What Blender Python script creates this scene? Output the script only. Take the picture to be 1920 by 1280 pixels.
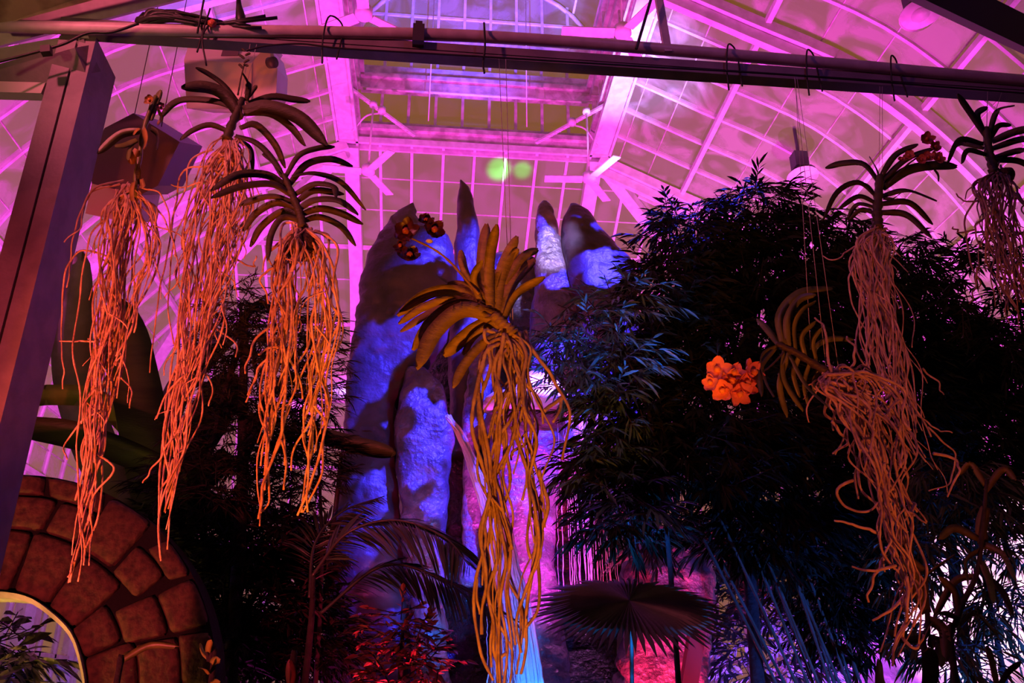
import bpy, math, random
import numpy as np
from mathutils import Vector, Matrix
for o in list(bpy.data.objects): bpy.data.objects.remove(o)
SC = bpy.context.scene
COL = SC.collection
# ---------------------------------------------------------------- camera
FPX = 1600.0
PITCH = math.radians(23.4); YAW = math.radians(5.5)
CP = np.array([0.0, 0.0, 1.6])
FW = np.array([math.sin(YAW)*math.cos(PITCH), math.cos(YAW)*math.cos(PITCH), math.sin(PITCH)])
RT = np.array([math.cos(YAW), -math.sin(YAW), 0.0]); UP = np.cross(RT, FW)
cd = bpy.data.cameras.new('camera'); cam = bpy.data.objects.new('camera', cd); COL.objects.link(cam)
cam.location = CP; cam.rotation_euler = (math.pi/2+PITCH, 0, -YAW)
cd.sensor_width = 36; cd.lens = 36*FPX/1920; cd.clip_start = .05; cd.clip_end = 200
SC.camera = cam
# ---------------------------------------------------------------- view
SC.view_settings.view_transform = 'Standard'; SC.view_settings.look = 'None'
SC.view_settings.exposure = 0.0; SC.view_settings.gamma = 1; SC.view_settings.use_curve_mapping = False
# ---------------------------------------------------------------- night sky with city glow
W = bpy.data.worlds.new('night_sky'); SC.world = W; W.use_nodes = True
wn = W.node_tree; bg = wn.nodes['Background']
tc = wn.nodes.new('ShaderNodeTexCoord'); sep = wn.nodes.new('ShaderNodeSeparateXYZ'); rmp = wn.nodes.new('ShaderNodeValToRGB')
wn.links.new(tc.outputs['Generated'], sep.inputs[0]); wn.links.new(sep.outputs['Z'], rmp.inputs[0])
rmp.color_ramp.elements[0].color = (.34, .15, .05, 1); rmp.color_ramp.elements[0].position = 0.0
rmp.color_ramp.elements[1].color = (.26, .098, .018, 1); rmp.color_ramp.elements[1].position = .75
wn.links.new(rmp.outputs[0], bg.inputs[0]); bg.inputs[1].default_value = .8
# ---------------------------------------------------------------- show lights and added fills
def spot(name, loc, tgt, color, power, angle=60, blend=.4, size=.06):
    l = bpy.data.lights.new(name, 'SPOT'); l.energy = power; l.color = color
    l.spot_size = math.radians(angle); l.spot_blend = blend; l.shadow_soft_size = size
    o = bpy.data.objects.new(name, l); COL.objects.link(o); o.location = loc
    o.rotation_euler = (Vector(tgt)-Vector(loc)).to_track_quat('-Z', 'Y').to_euler(); return l
def gobo(l, scale, lo, hi):      # patterned wheel inside the projector
    l.use_nodes = True; n = l.node_tree; em = n.nodes['Emission']
    t = n.nodes.new('ShaderNodeTexCoord'); no = n.nodes.new('ShaderNodeTexNoise'); r = n.nodes.new('ShaderNodeValToRGB')
    no.inputs['Scale'].default_value = scale; no.inputs['Detail'].default_value = 3
    r.color_ramp.elements[0].position = lo; r.color_ramp.elements[1].position = hi
    n.links.new(t.outputs['Normal'], no.inputs['Vector']); n.links.new(no.outputs[0], r.inputs[0]); n.links.new(r.outputs[0], em.inputs['Strength'])
def point(name, loc, color, power, size=.15):
    l = bpy.data.lights.new(name, 'POINT'); l.energy = power; l.color = color; l.shadow_soft_size = size
    o = bpy.data.objects.new(name, l); COL.objects.link(o); o.location = loc; return l
MAG = (1, .05, .82)
spot('magenta_flood', (-2.8, 9.4, 1.2), (-3.4, 12.2, 10), MAG, 4600, 125, .6)
spot('magenta_flood', (5.2, 9.8, 1.2), (5.0, 13.0, 10), MAG, 4300, 104, .6)
spot('magenta_flood', (-5.5, 6.5, 2.2), (-4.5, 9.5, 10), MAG, 2300, 110, .6)
spot('magenta_flood', (7.0, 10.4, 3.2), (6.4, 12.5, 10), MAG, 1300, 110, .6)
spot('magenta_flood', (.8, 10.6, 1.0), (.6, 16.5, 9), (1, .12, .62), 700, 100, .6)
spot('blue_flood', (3.1, 9.5, 4.5), (3.3, 12.0, 12.6), (.34, .32, 1), 11000, 24, .8)
spot('blue_flood', (.6, 10.3, 6.5), (.55, 13.4, 16.5), (.12, .08, 1), 26000, 34, .7)
spot('green_beam', (2.0, 8.4, 5.8), (1.22, 15.2, 12.15), (.03, 1, .05), 30000, 3.6, .9)
spot('green_beam', (2.0, 8.4, 5.8), (1.72, 15.2, 12.15), (.03, 1, .05), 22000, 2.8, .9)
spot('orange_front', (-1.15, .9, .35), (-.86, 2.9, 2.50), (1, .12, .022), 760, 27, .35, .04)
spot('orange_front', (-.1, .5, .3), (.20, 2.55, 2.22), (1, .22, .01), 330, 30, .3, .04)
spot('orange_front', (1.5, .3, .3), (1.85, 2.8, 2.5), (1, .16, .04), 190, 27, .4, .04)
spot('red_beam_light', (1.0, .8, .7), (1.08, 2.9, 2.75), (1, .12, .04), 120, 15, .5, .03)
spot('rose_fill', (-2.3, 1.0, .5), (-1.62, 3.0, 2.0), (1, .09, .12), 560, 44, .6)
spot('rose_beam', (-1.9, 1.5, 4.55), (-.6, 2.95, 4.36), (1, .14, .22), 150, 90, .6)
spot('rose_unit', (-.6, 3.2, 2.4), (-.85, 3.65, 4.0), (1, .10, .26), 70, 26, .6)
spot('tan_gallery_fill', (-2.1, 1.6, 3.2), (-2.0, 2.8, 4.8), (1, .50, .22), 22, 80, .6)  # added fill that brightens the gallery plaster
spot('violet_beam_fill', (1.2, 1.3, 4.8), (1.0, 2.95, 4.3), (.42, .12, .8), 16, 150, .6)  # added fill that tints the unlit crossbeam face violet
spot('blue_culm_light', (2.9, 3.4, .4), (2.6, 5.3, 2.4), (.04, .12, 1), 500, 50, .5)
spot('blue_rib_light', (-2.0, 6.0, 6.0), (-3.6, 9.9, 12.1), (.10, .12, 1), 2600, 30, .7)
gobo(spot('blue_projector', (2.3, 3.5, 6.9), (1.15, 7.0, 4.6), (.04, .03, 1), 12000, 46, .3, .015), 9, .495, .515)
spot('cyan_leaf_light', (.95, 3.3, .9), (1.0, 4.7, 3.05), (.01, .15, 1), 1300, 32, .5)
spot('blue_wash', (1.7, 4.6, .5), (1.15, 7.2, 3.6), (.10, .16, 1), 70, 60, .6)
spot('lilac_spot', (1.35, 4.2, 6.4), (1.03, 7.0, 5.6), (.50, .38, 1), 2200, 11, .7)
spot('purple_wash', (-1.6, 5.2, .5), (-.1, 7.0, 3.8), (.60, .02, .50), 170, 70, .7)
spot('pink_waterfall_light', (1.35, 5.5, 1.0), (.72, 6.9, 3.3), (1, .05, .85), 1700, 25, .6)
spot('pink_pool_light', (1.1, 6.05, 4.6), (1.0, 6.8, 3.5), (1, .22, .95), 260, 60, .6)
spot('red_accent', (1.5, 5.7, .7), (2.0, 6.9, 3.0), (1, .02, .10), 900, 50, .5)
spot('red_post_light', (1.75, 5.0, .5), (1.35, 5.6, 2.0), (1, .01, .05), 60, 50, .5)
spot('violet_palm_light', (.9, 5.2, .5), (.85, 4.3, 2.3), (.5, .06, .9), 70, 60, .6)
spot('red_accent', (.1, 4.2, .8), (-.1, 5.0, 1.75), (1, .03, .12), 220, 50, .6)
spot('violet_bamboo_light', (3.0, 7.0, .8), (3.3, 8.8, 2.2), (.50, .06, 1), 1500, 110, .6)
spot('white_wall_light', (5.0, 6.5, 1.0), (5.8, 8.9, 3.3), (1, .50, .72), 2100, 56, .7)
spot('leaf_light', (-2.9, 4.5, 1.0), (-2.5, 5.4, 2.9), (.75, .62, .08), 60, 70, .5)
spot('warm_arch_light', (-2.12, 4.44, 1.35), (-1.80, 4.60, 1.75), (1, .50, .08), 22, 120, .5)
spot('blue_arch_light', (-2.4, 4.9, .9), (-2.0, 5.8, 1.7), (.28, .10, 1), 30, 90, .5)
spot('blue_stream_light', (.75, 5.3, .7), (.45, 6.2, 1.9), (.02, .20, 1), 420, 36, .5)
spot('violet_left_light', (-3.6, 7.4, 1.0), (-4.6, 12.0, 3.0), (.42, .14, 1), 1500, 80, .6)
# ---------------------------------------------------------------- helpers
rng = np.random.default_rng(7); random.seed(7)
def ray(x, y): return FW + RT*(x-960)/FPX - UP*(y-640)/FPX
def atY(x, y, Y): d = ray(x, y); return CP + d*(Y/d[1])
def atZ(x, y, Z): d = ray(x, y); return CP + d*((Z-1.6)/d[2])
def S(p): return CP + 1.35*(np.array(p, float)-CP)          # the hall was measured at 1 : 1.35
CNT = {'trim': 0, 'window': 0}
def obj(name, V, F, m, parent=None, smooth=False, loc=None):
    V = np.asarray(V, float).reshape(-1, 3)
    off = np.array(parent.get('org') if parent is not None and parent.get('org') is not None else (0, 0, 0), float)
    if parent is None:
        off = np.array(loc if loc is not None else V.mean(0), float)
    me = bpy.data.meshes.new(name)
    me.from_pydata((V-off).tolist(), [], F if isinstance(F, list) else F.tolist()); me.materials.append(m)
    if smooth: me.polygons.foreach_set('use_smooth', [True]*len(me.polygons))
    me.update()
    o = bpy.data.objects.new(name, me); COL.objects.link(o)
    if parent is None: o.location = off
    else: o.parent = parent
    if parent is not None and parent.type == 'MESH': o['org'] = parent['org']
    elif parent is None: o['org'] = off.tolist()
    else: o['org'] = parent['org']
    return o
def tag(o, label, cat=None, group=None, kind=None):
    if label: o['label'] = label
    if cat: o['category'] = cat
    if group: o['group'] = group
    if kind: o['kind'] = kind
    return o
def thing(name, loc, label, cat, group=None):
    o = bpy.data.objects.new(name, None); COL.objects.link(o); o.location = loc; o.empty_display_size = .1
    o['org'] = [float(v) for v in loc]; return tag(o, label, cat, group)
def structure(o, label=None):
    o['kind'] = 'structure'
    if label: o['label'] = label
    return o
class MB:
    def __init__(s): s.V = []; s.F = []; s.n = 0
    def add(s, V, F):
        V = np.asarray(V, float).reshape(-1, 3); s.V.append(V); s.F += [[i+s.n for i in f] for f in F]; s.n += len(V); return s
    def box(s, lo, hi):
        x0, y0, z0 = lo; x1, y1, z1 = hi
        return s.add([(x0,y0,z0),(x1,y0,z0),(x1,y1,z0),(x0,y1,z0),(x0,y0,z1),(x1,y0,z1),(x1,y1,z1),(x0,y1,z1)],
              [[0,3,2,1],[4,5,6,7],[0,1,5,4],[1,2,6,5],[2,3,7,6],[3,0,4,7]])
    def bar(s, a, b, w, h, up=(0, 0, 1)):
        a = np.array(a, float); b = np.array(b, float); d = b-a; L = np.linalg.norm(d)
        if L < 1e-6: return s
        d /= L; u = np.array(up, float); sd = np.cross(d, u)
        if np.linalg.norm(sd) < 1e-4: sd = np.cross(d, (1, 0, 0))
        sd /= np.linalg.norm(sd); u = np.cross(sd, d)
        P = [e+sd*w/2*i+u*h/2*j for e in (a, b) for i, j in ((-1,-1),(1,-1),(1,1),(-1,1))]
        return s.add(P, [[0,1,2,3],[7,6,5,4],[0,4,5,1],[1,5,6,2],[2,6,7,3],[3,7,4,0]])
    def tube(s, pts, r, n=6, cap=True, squash=None):
        P = np.asarray(pts, float); m = len(P); r = np.broadcast_to(np.asarray(r, float), (m,))
        T = np.gradient(P, axis=0); T /= np.linalg.norm(T, axis=1)[:, None]+1e-9
        ref = np.array([.31, .2, .93]) if abs(T[:, 2]).mean() < .8 else np.array([.9, .3, .1])
        A = np.cross(T, ref); A /= np.linalg.norm(A, axis=1)[:, None]+1e-9; B = np.cross(T, A)
        an = np.arange(n)*2*math.pi/n
        V = P[:, None, :]+r[:, None, None]*(A[:, None, :]*np.cos(an)[None, :, None]+B[:, None, :]*np.sin(an)[None, :, None])
        F = [[i*n+j, i*n+(j+1) % n, (i+1)*n+(j+1) % n, (i+1)*n+j] for i in range(m-1) for j in range(n)]
        if cap: F += [list(range(n))[::-1], list(range((m-1)*n, m*n))]
        return s.add(V.reshape(-1, 3), F)
    def build(s, name, m, parent=None, smooth=False, loc=None):
        return obj(name, np.vstack(s.V), s.F, m, parent, smooth, loc)
def spline(pts, n):
    P = np.asarray(pts, float); m = len(P)
    if m == 2: return P[0]+(P[1]-P[0])*np.linspace(0, 1, n)[:, None]
    Q = np.vstack([2*P[0]-P[1], P, 2*P[-1]-P[-2]]); t = np.linspace(0, m-1-1e-6, n); i = t.astype(int); u = (t-i)[:, None]
    a, b, c, d = Q[i], Q[i+1], Q[i+2], Q[i+3]
    return .5*((2*b)+(-a+c)*u+(2*a-5*b+4*c-d)*u*u+(-a+3*b-3*c+d)*u**3)
def noise3(P, sc, seed=0):
    r = np.random.default_rng(seed); out = 0
    for k in range(7):
        w = r.normal(size=3)*sc*(1.0+.45*k); out = out+np.sin(P@w+r.uniform(0, 6.28))/(1+.35*k)
    return out/3.5
# ---------------------------------------------------------------- materials
def mat(name, col, rough=.6, col2=None, nscale=8, bump=0, bscale=40, spec=.5, metal=0, thr=(.4, .6), coat=0, trans=0, stretch=(1, 1, 1)):
    m = bpy.data.materials.new(name); m.use_nodes = True; nt = m.node_tree; b = nt.nodes['Principled BSDF']
    b.inputs['Base Color'].default_value = (*col, 1); b.inputs['Roughness'].default_value = rough; b.inputs['Metallic'].default_value = metal
    b.inputs['Specular IOR Level'].default_value = spec; b.inputs['Coat Weight'].default_value = coat; b.inputs['Transmission Weight'].default_value = trans
    t = nt.nodes.new('ShaderNodeTexCoord'); mp = nt.nodes.new('ShaderNodeMapping'); mp.inputs['Scale'].default_value = stretch
    nt.links.new(t.outputs['Object'], mp.inputs[0])
    if col2:
        n = nt.nodes.new('ShaderNodeTexNoise'); n.inputs['Scale'].default_value = nscale; n.inputs['Detail'].default_value = 4
        r = nt.nodes.new('ShaderNodeValToRGB'); r.color_ramp.elements[0].color = (*col, 1); r.color_ramp.elements[1].color = (*col2, 1)
        r.color_ramp.elements[0].position = thr[0]; r.color_ramp.elements[1].position = thr[1]
        nt.links.new(mp.outputs[0], n.inputs['Vector']); nt.links.new(n.outputs[0], r.inputs[0]); nt.links.new(r.outputs[0], b.inputs['Base Color'])
    if bump:
        n = nt.nodes.new('ShaderNodeTexNoise'); n.inputs['Scale'].default_value = bscale; n.inputs['Detail'].default_value = 6
        bp = nt.nodes.new('ShaderNodeBump'); bp.inputs['Strength'].default_value = bump; bp.inputs['Distance'].default_value = .03
        nt.links.new(mp.outputs[0], n.inputs['Vector']); nt.links.new(n.outputs[0], bp.inputs['Height']); nt.links.new(bp.outputs[0], b.inputs['Normal'])
    return m
def glass_mat(name, lo, hi, dcol=(.62, .6, .58), sc=1.2):
    m = bpy.data.materials.new(name); m.use_nodes = True; nt = m.node_tree; out = nt.nodes['Material Output']; nt.nodes.remove(nt.nodes['Principled BSDF'])
    tr = nt.nodes.new('ShaderNodeBsdfTransparent'); df = nt.nodes.new('ShaderNodeBsdfDiffuse'); gl = nt.nodes.new('ShaderNodeBsdfGlossy')
    df.inputs[0].default_value = (*dcol, 1); gl.inputs[0].default_value = (.8, .8, .8, 1); gl.inputs['Roughness'].default_value = .12
    t = nt.nodes.new('ShaderNodeTexCoord'); n = nt.nodes.new('ShaderNodeTexNoise'); n.inputs['Scale'].default_value = sc; n.inputs['Detail'].default_value = 5
    n.inputs['Distortion'].default_value = 1.2
    r = nt.nodes.new('ShaderNodeMapRange'); r.inputs[1].default_value = .42; r.inputs[2].default_value = .60; r.inputs[3].default_value = lo; r.inputs[4].default_value = hi
    nt.links.new(t.outputs['Object'], n.inputs['Vector']); nt.links.new(n.outputs[0], r.inputs[0])
    m1 = nt.nodes.new('ShaderNodeMixShader'); m2 = nt.nodes.new('ShaderNodeMixShader'); m2.inputs[0].default_value = .05
    nt.links.new(r.outputs[0], m1.inputs[0]); nt.links.new(tr.outputs[0], m1.inputs[1]); nt.links.new(df.outputs[0], m1.inputs[2])
    nt.links.new(m1.outputs[0], m2.inputs[1]); nt.links.new(gl.outputs[0], m2.inputs[2]); nt.links.new(m2.outputs[0], out.inputs[0]); return m
M = dict(
 white=mat('white_painted_wood', (.72, .70, .70), .5, (.60, .57, .56), 6, .1, 30),
 oldwhite=mat('weathered_white_paint', (.60, .57, .55), .6, (.40, .36, .33), 5, .15, 30),
 glass=glass_mat('whitewashed_glass', .15, .46), glass2=glass_mat('clear_glass', .04, .10), glass3=glass_mat('dusty_glass', .14, .26),
 beam=mat('grey_painted_steel', (.22, .18, .20), .55, (.17, .14, .16), 9, .08, 60),
 dark=mat('dark_steel', (.05, .045, .06), .5),
 pipe=mat('painted_pipe', (.52, .45, .46), .45, (.42, .36, .37), 12),
 plaster=mat('mottled_plaster', (.46, .36, .24), .9, (.16, .11, .07), 5, .3, 25),
 cable=mat('black_rubber', (.012, .012, .012), .5),
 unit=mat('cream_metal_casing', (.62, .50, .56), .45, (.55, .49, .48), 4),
 unitd=mat('shaded_duct_metal', (.11, .07, .12), .5, (.09, .06, .10), 3),  # duct colour darkened to stand for its being unlit
 leaf=mat('vanda_leaf', (.055, .048, .014), .6, (.035, .032, .010), 14, .25, 60, stretch=(1, 1, 4)),
 leafa=mat('lit_vanda_leaf', (.42, .30, .07), .5, (.30, .22, .05), 14, .25, 60, stretch=(1, 1, 4)),  # leaf copy brightened to carry the amber light on the central orchid
 leafg=mat('orchid_leaf_green', (.17, .20, .035), .45, (.10, .12, .02), 10, .1, 30),
 leafo=mat('yellowed_orchid_leaf', (.50, .30, .05), .5, (.36, .22, .04), 14, .1, 30),
 root=mat('aerial_root', (.64, .46, .34), .75, (.40, .26, .18), 18, .3, 90),
 rootd=mat('old_aerial_root', (.30, .20, .16), .8, (.18, .11, .09), 18, .3, 90),
 ball=mat('root_ball_bark', (.07, .035, .02), .9, (.03, .015, .01), 30, .8, 60),
 bloom=mat('salmon_petal', (.85, .34, .26), .6, (.80, .25, .16), 9, .1, 60),
 bloomr=mat('rust_red_petal', (.42, .10, .05), .6, (.30, .06, .03), 9),
 bloomd=mat('maroon_petal', (.10, .015, .03), .4, (.04, .006, .014), 22),
 lip=mat('orange_lip', (.95, .42, .06), .5), lipd=mat('dark_lip', (.45, .10, .04), .4), wlip=mat('white_lip', (.8, .8, .75), .5),
 rock=mat('wet_grey_rock', (.065, .048, .06), .45, (.028, .022, .028), 3, .75, 9, .6),
 rock2=mat('rough_wet_rock', (.15, .12, .15), .3, (.06, .05, .065), 6, .9, 22, .8),
 black=mat('black_wet_rock', (.035, .032, .04), .22, (.015, .014, .02), 6, 1.0, 28, .9),
 palerock=mat('pale_limestone', (.62, .60, .58), .7, (.36, .33, .33), 5, .8, 10),
 redlit=mat('red_lit_post', (.62, .06, .05), .5),  # red lamplight put into the post's own colour
 water=mat('falling_water', (.80, .85, .92), .12, None, 1, .6, 40, .9, 0, (.4, .6), 0, .08, (6, 6, .6)),
 dleaf=mat('dark_evergreen_leaf', (.018, .026, .010), .6, (.010, .015, .006), 5, spec=.12),
 mleaf=mat('bamboo_leaf', (.045, .07, .022), .5, (.03, .05, .02), 5, spec=.3),
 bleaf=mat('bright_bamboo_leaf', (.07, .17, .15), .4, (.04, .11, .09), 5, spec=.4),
 wleaf=mat('broad_strap_leaf', (.12, .09, .03), .55, (.07, .06, .02), 8, .2, 20),
 fern=mat('feathery_shrub_leaf', (.022, .03, .012), .6, (.012, .016, .008), 6, spec=.2),
 banana=mat('banana_leaf', (.07, .10, .02), .5, (.035, .05, .012), 2, .25, 30, stretch=(1, 1, 5)),
 bananab=mat('pale_banana_leaf', (.30, .32, .18), .5, (.18, .2, .08), 3, .2, 30),
 palm=mat('palm_leaf', (.035, .04, .02), .45, (.02, .024, .012), 6, .1, 20),
 palmg=mat('glossy_palm_leaflet', (.06, .05, .035), .3, spec=.8),
 stem=mat('bamboo_culm', (.10, .13, .09), .35, (.07, .09, .05), 6, spec=.6), bark=mat('dark_bark', (.03, .022, .018), .9, (.015, .012, .01), 12, .5, 30),
 reddened=mat('glossy_reddened_leaf', (.45, .08, .08), .35, (.25, .1, .06), 8, spec=.6),  # red light put into the leaf colour of the bottom centre plant
 violetleaf=mat('striped_leaf', (.35, .30, .35), .4, (.06, .07, .05), 9, stretch=(1, 4, 1)),
 yleaf=mat('yellow_green_leaf', (.42, .42, .05), .5, (.25, .32, .03), 6),
 flooring=mat('dark_soil', (.03, .025, .02), .9, (.02, .016, .012), 3, .4, 10), wall=mat('white_knee_wall', (.5, .48, .47), .8, (.4, .38, .37), 3, .2, 10),
 chrome=mat('lamp_reflector_metal', (.75, .72, .72), .2, metal=.9),
)
# flagstones with dark joints
m = bpy.data.materials.new('flagstone'); m.use_nodes = True; nt = m.node_tree; b = nt.nodes['Principled BSDF']; b.inputs['Roughness'].default_value = .85
n = nt.nodes.new('ShaderNodeTexNoise'); n.inputs['Scale'].default_value = 26; n.inputs['Detail'].default_value = 6; t = nt.nodes.new('ShaderNodeTexCoord')
r = nt.nodes.new('ShaderNodeValToRGB'); r.color_ramp.elements[0].color = (.05, .024, .014, 1); r.color_ramp.elements[1].color = (.13, .06, .032, 1); r.color_ramp.elements[0].position = .35; r.color_ramp.elements[1].position = .65
nt.links.new(t.outputs['Object'], n.inputs['Vector']); nt.links.new(n.outputs[0], r.inputs[0]); nt.links.new(r.outputs[0], b.inputs['Base Color'])
bp = nt.nodes.new('ShaderNodeBump'); bp.inputs['Strength'].default_value = .5; bp.inputs['Distance'].default_value = .02; nt.links.new(n.outputs[0], bp.inputs['Height']); nt.links.new(bp.outputs[0], b.inputs['Normal'])
M['flag'] = m; M['mortar'] = mat('dark_mortar', (.006, .004, .003), .95, bump=.3)
# ================================================================ GLASSHOUSE
PR = np.array([(0, 0), (1.04, -.5), (2.36, -1.17), (3.36, -2.2), (3.9, -3.2), (4.15, -4.3), (4.2, -5.5)])
XL, XR, YB, ZR = -1.48, 2.45, 11.06, 9.72
PF = spline(PR, 25)
def prof(t): i = min(int(t*24), 23); u = t*24-i; return PF[i]*(1-u)+PF[i+1]*u
YF = -4.4
def trim(mb, m, label=None, smooth=False):
    CNT['trim'] += 1; return structure(mb.build('trim_%d' % CNT['trim'], m, None, smooth), label)
def path_bars(mb, P, w, h, up=None, outward=None):
    for a, b in zip(P[:-1], P[1:]):
        mb.bar(a, b, w, h, up if up is not None else (0, 0, 1))
# glass skin
def side_pt(sx, t, Y):
    o = prof(t); return S(((XR+o[0]) if sx > 0 else (XL-o[0]), Y, ZR+o[1]))
def back_pt(x, t): o = prof(t); return S((x, YB+o[0], ZR+o[1]))
for sx, nm in ((1, 'right'), (-1, 'left')):
    V = []; F = []
    for i in range(25):
        for Y in (YF, 3, 7, None):
            V.append(side_pt(sx, i/24, YB+PF[i][0] if Y is None else Y))
    for i in range(24):
        for j in range(3): F.append([i*4+j, i*4+j+1, i*4+j+5, i*4+j+4])
    structure(obj('ceiling', V, F, M['glass'], None, True), 'curved %s roof slope of whitewashed glass panes' % nm)
V = []; F = []
for i in range(25):
    o = PF[i]
    for k in range(2): V.append(S(((XL-o[0]) if k == 0 else (XR+o[0]), YB+o[0], ZR+o[1])))
for i in range(24): F.append([2*i, 2*i+1, 2*i+3, 2*i+2])
structure(obj('ceiling', V, F, M['glass3'], None, True), 'curved end roof slope of glass behind the rock pillars')
# glazing bars and arched ribs of the sides
for sx in (1, -1):
    gb = MB(); k = 0
    Ys = np.arange(YB-.60, YF, -.602)
    for Y in Ys:
        k += 1
        if k % 6 == 0: continue
        P = [side_pt(sx, i/24, Y) for i in range(0, 25)]
        for a, b in zip(P[:-1], P[1:]): gb.bar(a, b, .055, .09, (sx*.5, 0, 1))
    trim(gb, M['white'], 'thin white glazing bars running down the %s roof slope' % ('right' if sx > 0 else 'left'))
    jk = MB()
    for i in range(1, 7):       # bars beyond the end rib, cut off by the hip
        P = [side_pt(sx, t/24, YB+i*.6) for t in range(0, 25) if PF[t][0] >= i*.6-.05]
        for a, b in zip(P[:-1], P[1:]): jk.bar(a, b, .05, .08, (sx*.5, 0, 1))
    trim(jk, M['white'], 'short glazing bars beside the %s hip rafter' % ('right' if sx > 0 else 'left'))
    for Y in (YB, 7.45, 3.85, .2):
        rb = MB(); P = [side_pt(sx, i/24, Y) for i in range(25)]
        rb2 = MB()
        for a, b in zip(P[:-1], P[1:]):
            dn = S((0, 0, -.16))-S((0, 0, 0)); rb.bar(a+dn, b+dn, .26, .20, (sx*.5, 0, 1)); rb.bar(a+dn*2.1, b+dn*2.1, .12, .20, (sx*.5, 0, 1))
        trim(rb, M['white'], 'wide arched rib of the %s roof slope' % ('right' if sx > 0 else 'left'))
    pu = MB()
    for t in (.2, .43, .62, .78, .92):
        o = prof(t)
        a = side_pt(sx, t, YF); b_ = side_pt(sx, t, YB+o[0]); dn = np.array([-sx*.03, 0, -.12])
        pu.bar(a+dn, b_+dn, .09, .10)
    trim(pu, M['white'], 'long straight purlins of the %s roof slope' % ('right' if sx > 0 else 'left'))
    lp = MB()
    for t in np.arange(.05, .98, .075):
        o = prof(t); lp.bar(side_pt(sx, t, YF), side_pt(sx, t, YB+o[0]), .02, .02)
    trim(lp, M['oldwhite'], 'fine pane joints of the %s roof slope' % ('right' if sx > 0 else 'left'))
    hp = MB(); P = [S(((XR+o[0]) if sx > 0 else (XL-o[0]), YB+o[0], ZR+o[1]-.14)) for o in PF]
    for a, b in zip(P[:-1], P[1:]): hp.bar(a, b, .26, .22)
    trim(hp, M['white'], '%s hip rafter running down from the lantern corner' % ('right' if sx > 0 else 'left'))
# back slope
gb = MB(); n = 8
for k in range(1, n):
    x = XL+(XR-XL)*k/n
    P = [back_pt(x, i/24) for i in range(25)]
    for a, b in zip(P[:-1], P[1:]): gb.bar(a, b, .06, .09, (0, 1, 1))
for sx in (-1, 1):
    for k in range(1, 8):
        d = k*.5; x = (XL-d) if sx < 0 else (XR+d)
        P = [back_pt(x, t/24) for t in range(25) if PF[t][0] >= d-.05]
        for a, b in zip(P[:-1], P[1:]): gb.bar(a, b, .06, .09, (0, 1, 1))
trim(gb, M['white'], 'thin glazing bars of the end roof slope behind the rocks')
for x, nm in ((XL+.06, 'left'), (XR-.06, 'right')):
    rb = MB(); P = [back_pt(x, i/24)+np.array([0, 0, -.16]) for i in range(25)]
    for a, b in zip(P[:-1], P[1:]): rb.bar(a, b, .30, .24, (0, 1, 1))
    trim(rb, M['white'], 'wide %s rib of the end roof slope' % nm)
pu = MB()
for t in (.26, .43, .62, .80, .93):
    o = prof(t); pu.bar(S((XL-o[0], YB+o[0], ZR+o[1]-.06)), S((XR+o[0], YB+o[0], ZR+o[1]-.06)), .07, .08)
for t in (.10, .18, .34, .5, .7): 
    o = prof(t); pu.bar(S((XL-o[0], YB+o[0], ZR+o[1])), S((XR+o[0], YB+o[0], ZR+o[1])), .02, .02)
trim(pu, M['white'], 'horizontal purlins of the end roof slope')
# lantern ring beam
for a, b, nm in (((XL, YF, ZR), (XL, YB, ZR), 'left'), ((XR, YF, ZR), (XR, YB, ZR), 'right'), ((XL-.15, YB, ZR), (XR+.15, YB, ZR), 'rear')):
    mb = MB(); a = S(a); b = S(b)
    rr_ = nm == 'rear'; mb.bar(a+(0, 0, -.02), b+(0, 0, -.02), .12 if rr_ else .34, .10 if rr_ else .20)
    q = np.array([.20, 0, 0]) if not rr_ else np.array([0, .12, 0])
    for s_ in (-1, 1): mb.bar(a+q*s_+(0, 0, -.10), b+q*s_+(0, 0, -.10), .05, .14)
    trim(mb, M['white'], 'deep %s ring beam under the lantern' % nm)
# lantern clerestory, walls and roof
ZL = [9.84, 10.02, 10.68, 11.12, 11.62, 11.75]
def lant(mb, z0, z1, d=.10):
    A, B, C_ = S((XL+.05, YF, 0)), S((XL+.05, YB, 0)), S((XR-.05, YB, 0)); D_ = S((XR-.05, YF, 0))
    za, zb = S((0, 0, z0))[2], S((0, 0, z1))[2]
    mb.box((A[0]-d, A[1], za), (A[0]+d, B[1], zb)); mb.box((D_[0]-d, D_[1], za), (D_[0]+d, B[1], zb)); mb.box((A[0]+d, B[1]-d, za), (D_[0]-d, B[1]+d, zb))
mb = MB(); lant(mb, 9.70, ZL[1]); lant(mb, ZL[0], ZL[0]+.08, .2); trim(mb, M['oldwhite'], 'sill band of the lantern windows')
mb = MB(); lant(mb, ZL[2], ZL[3]); lant(mb, 10.85, 10.93, .18); trim(mb, M['oldwhite'], 'broad band between the two rows of lantern windows')
mb = MB(); lant(mb, ZL[4], ZL[5], .07); trim(mb, M['oldwhite'], 'eaves band of the lantern')
zc = lambda z: S((0, 0, z))[2]
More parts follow.
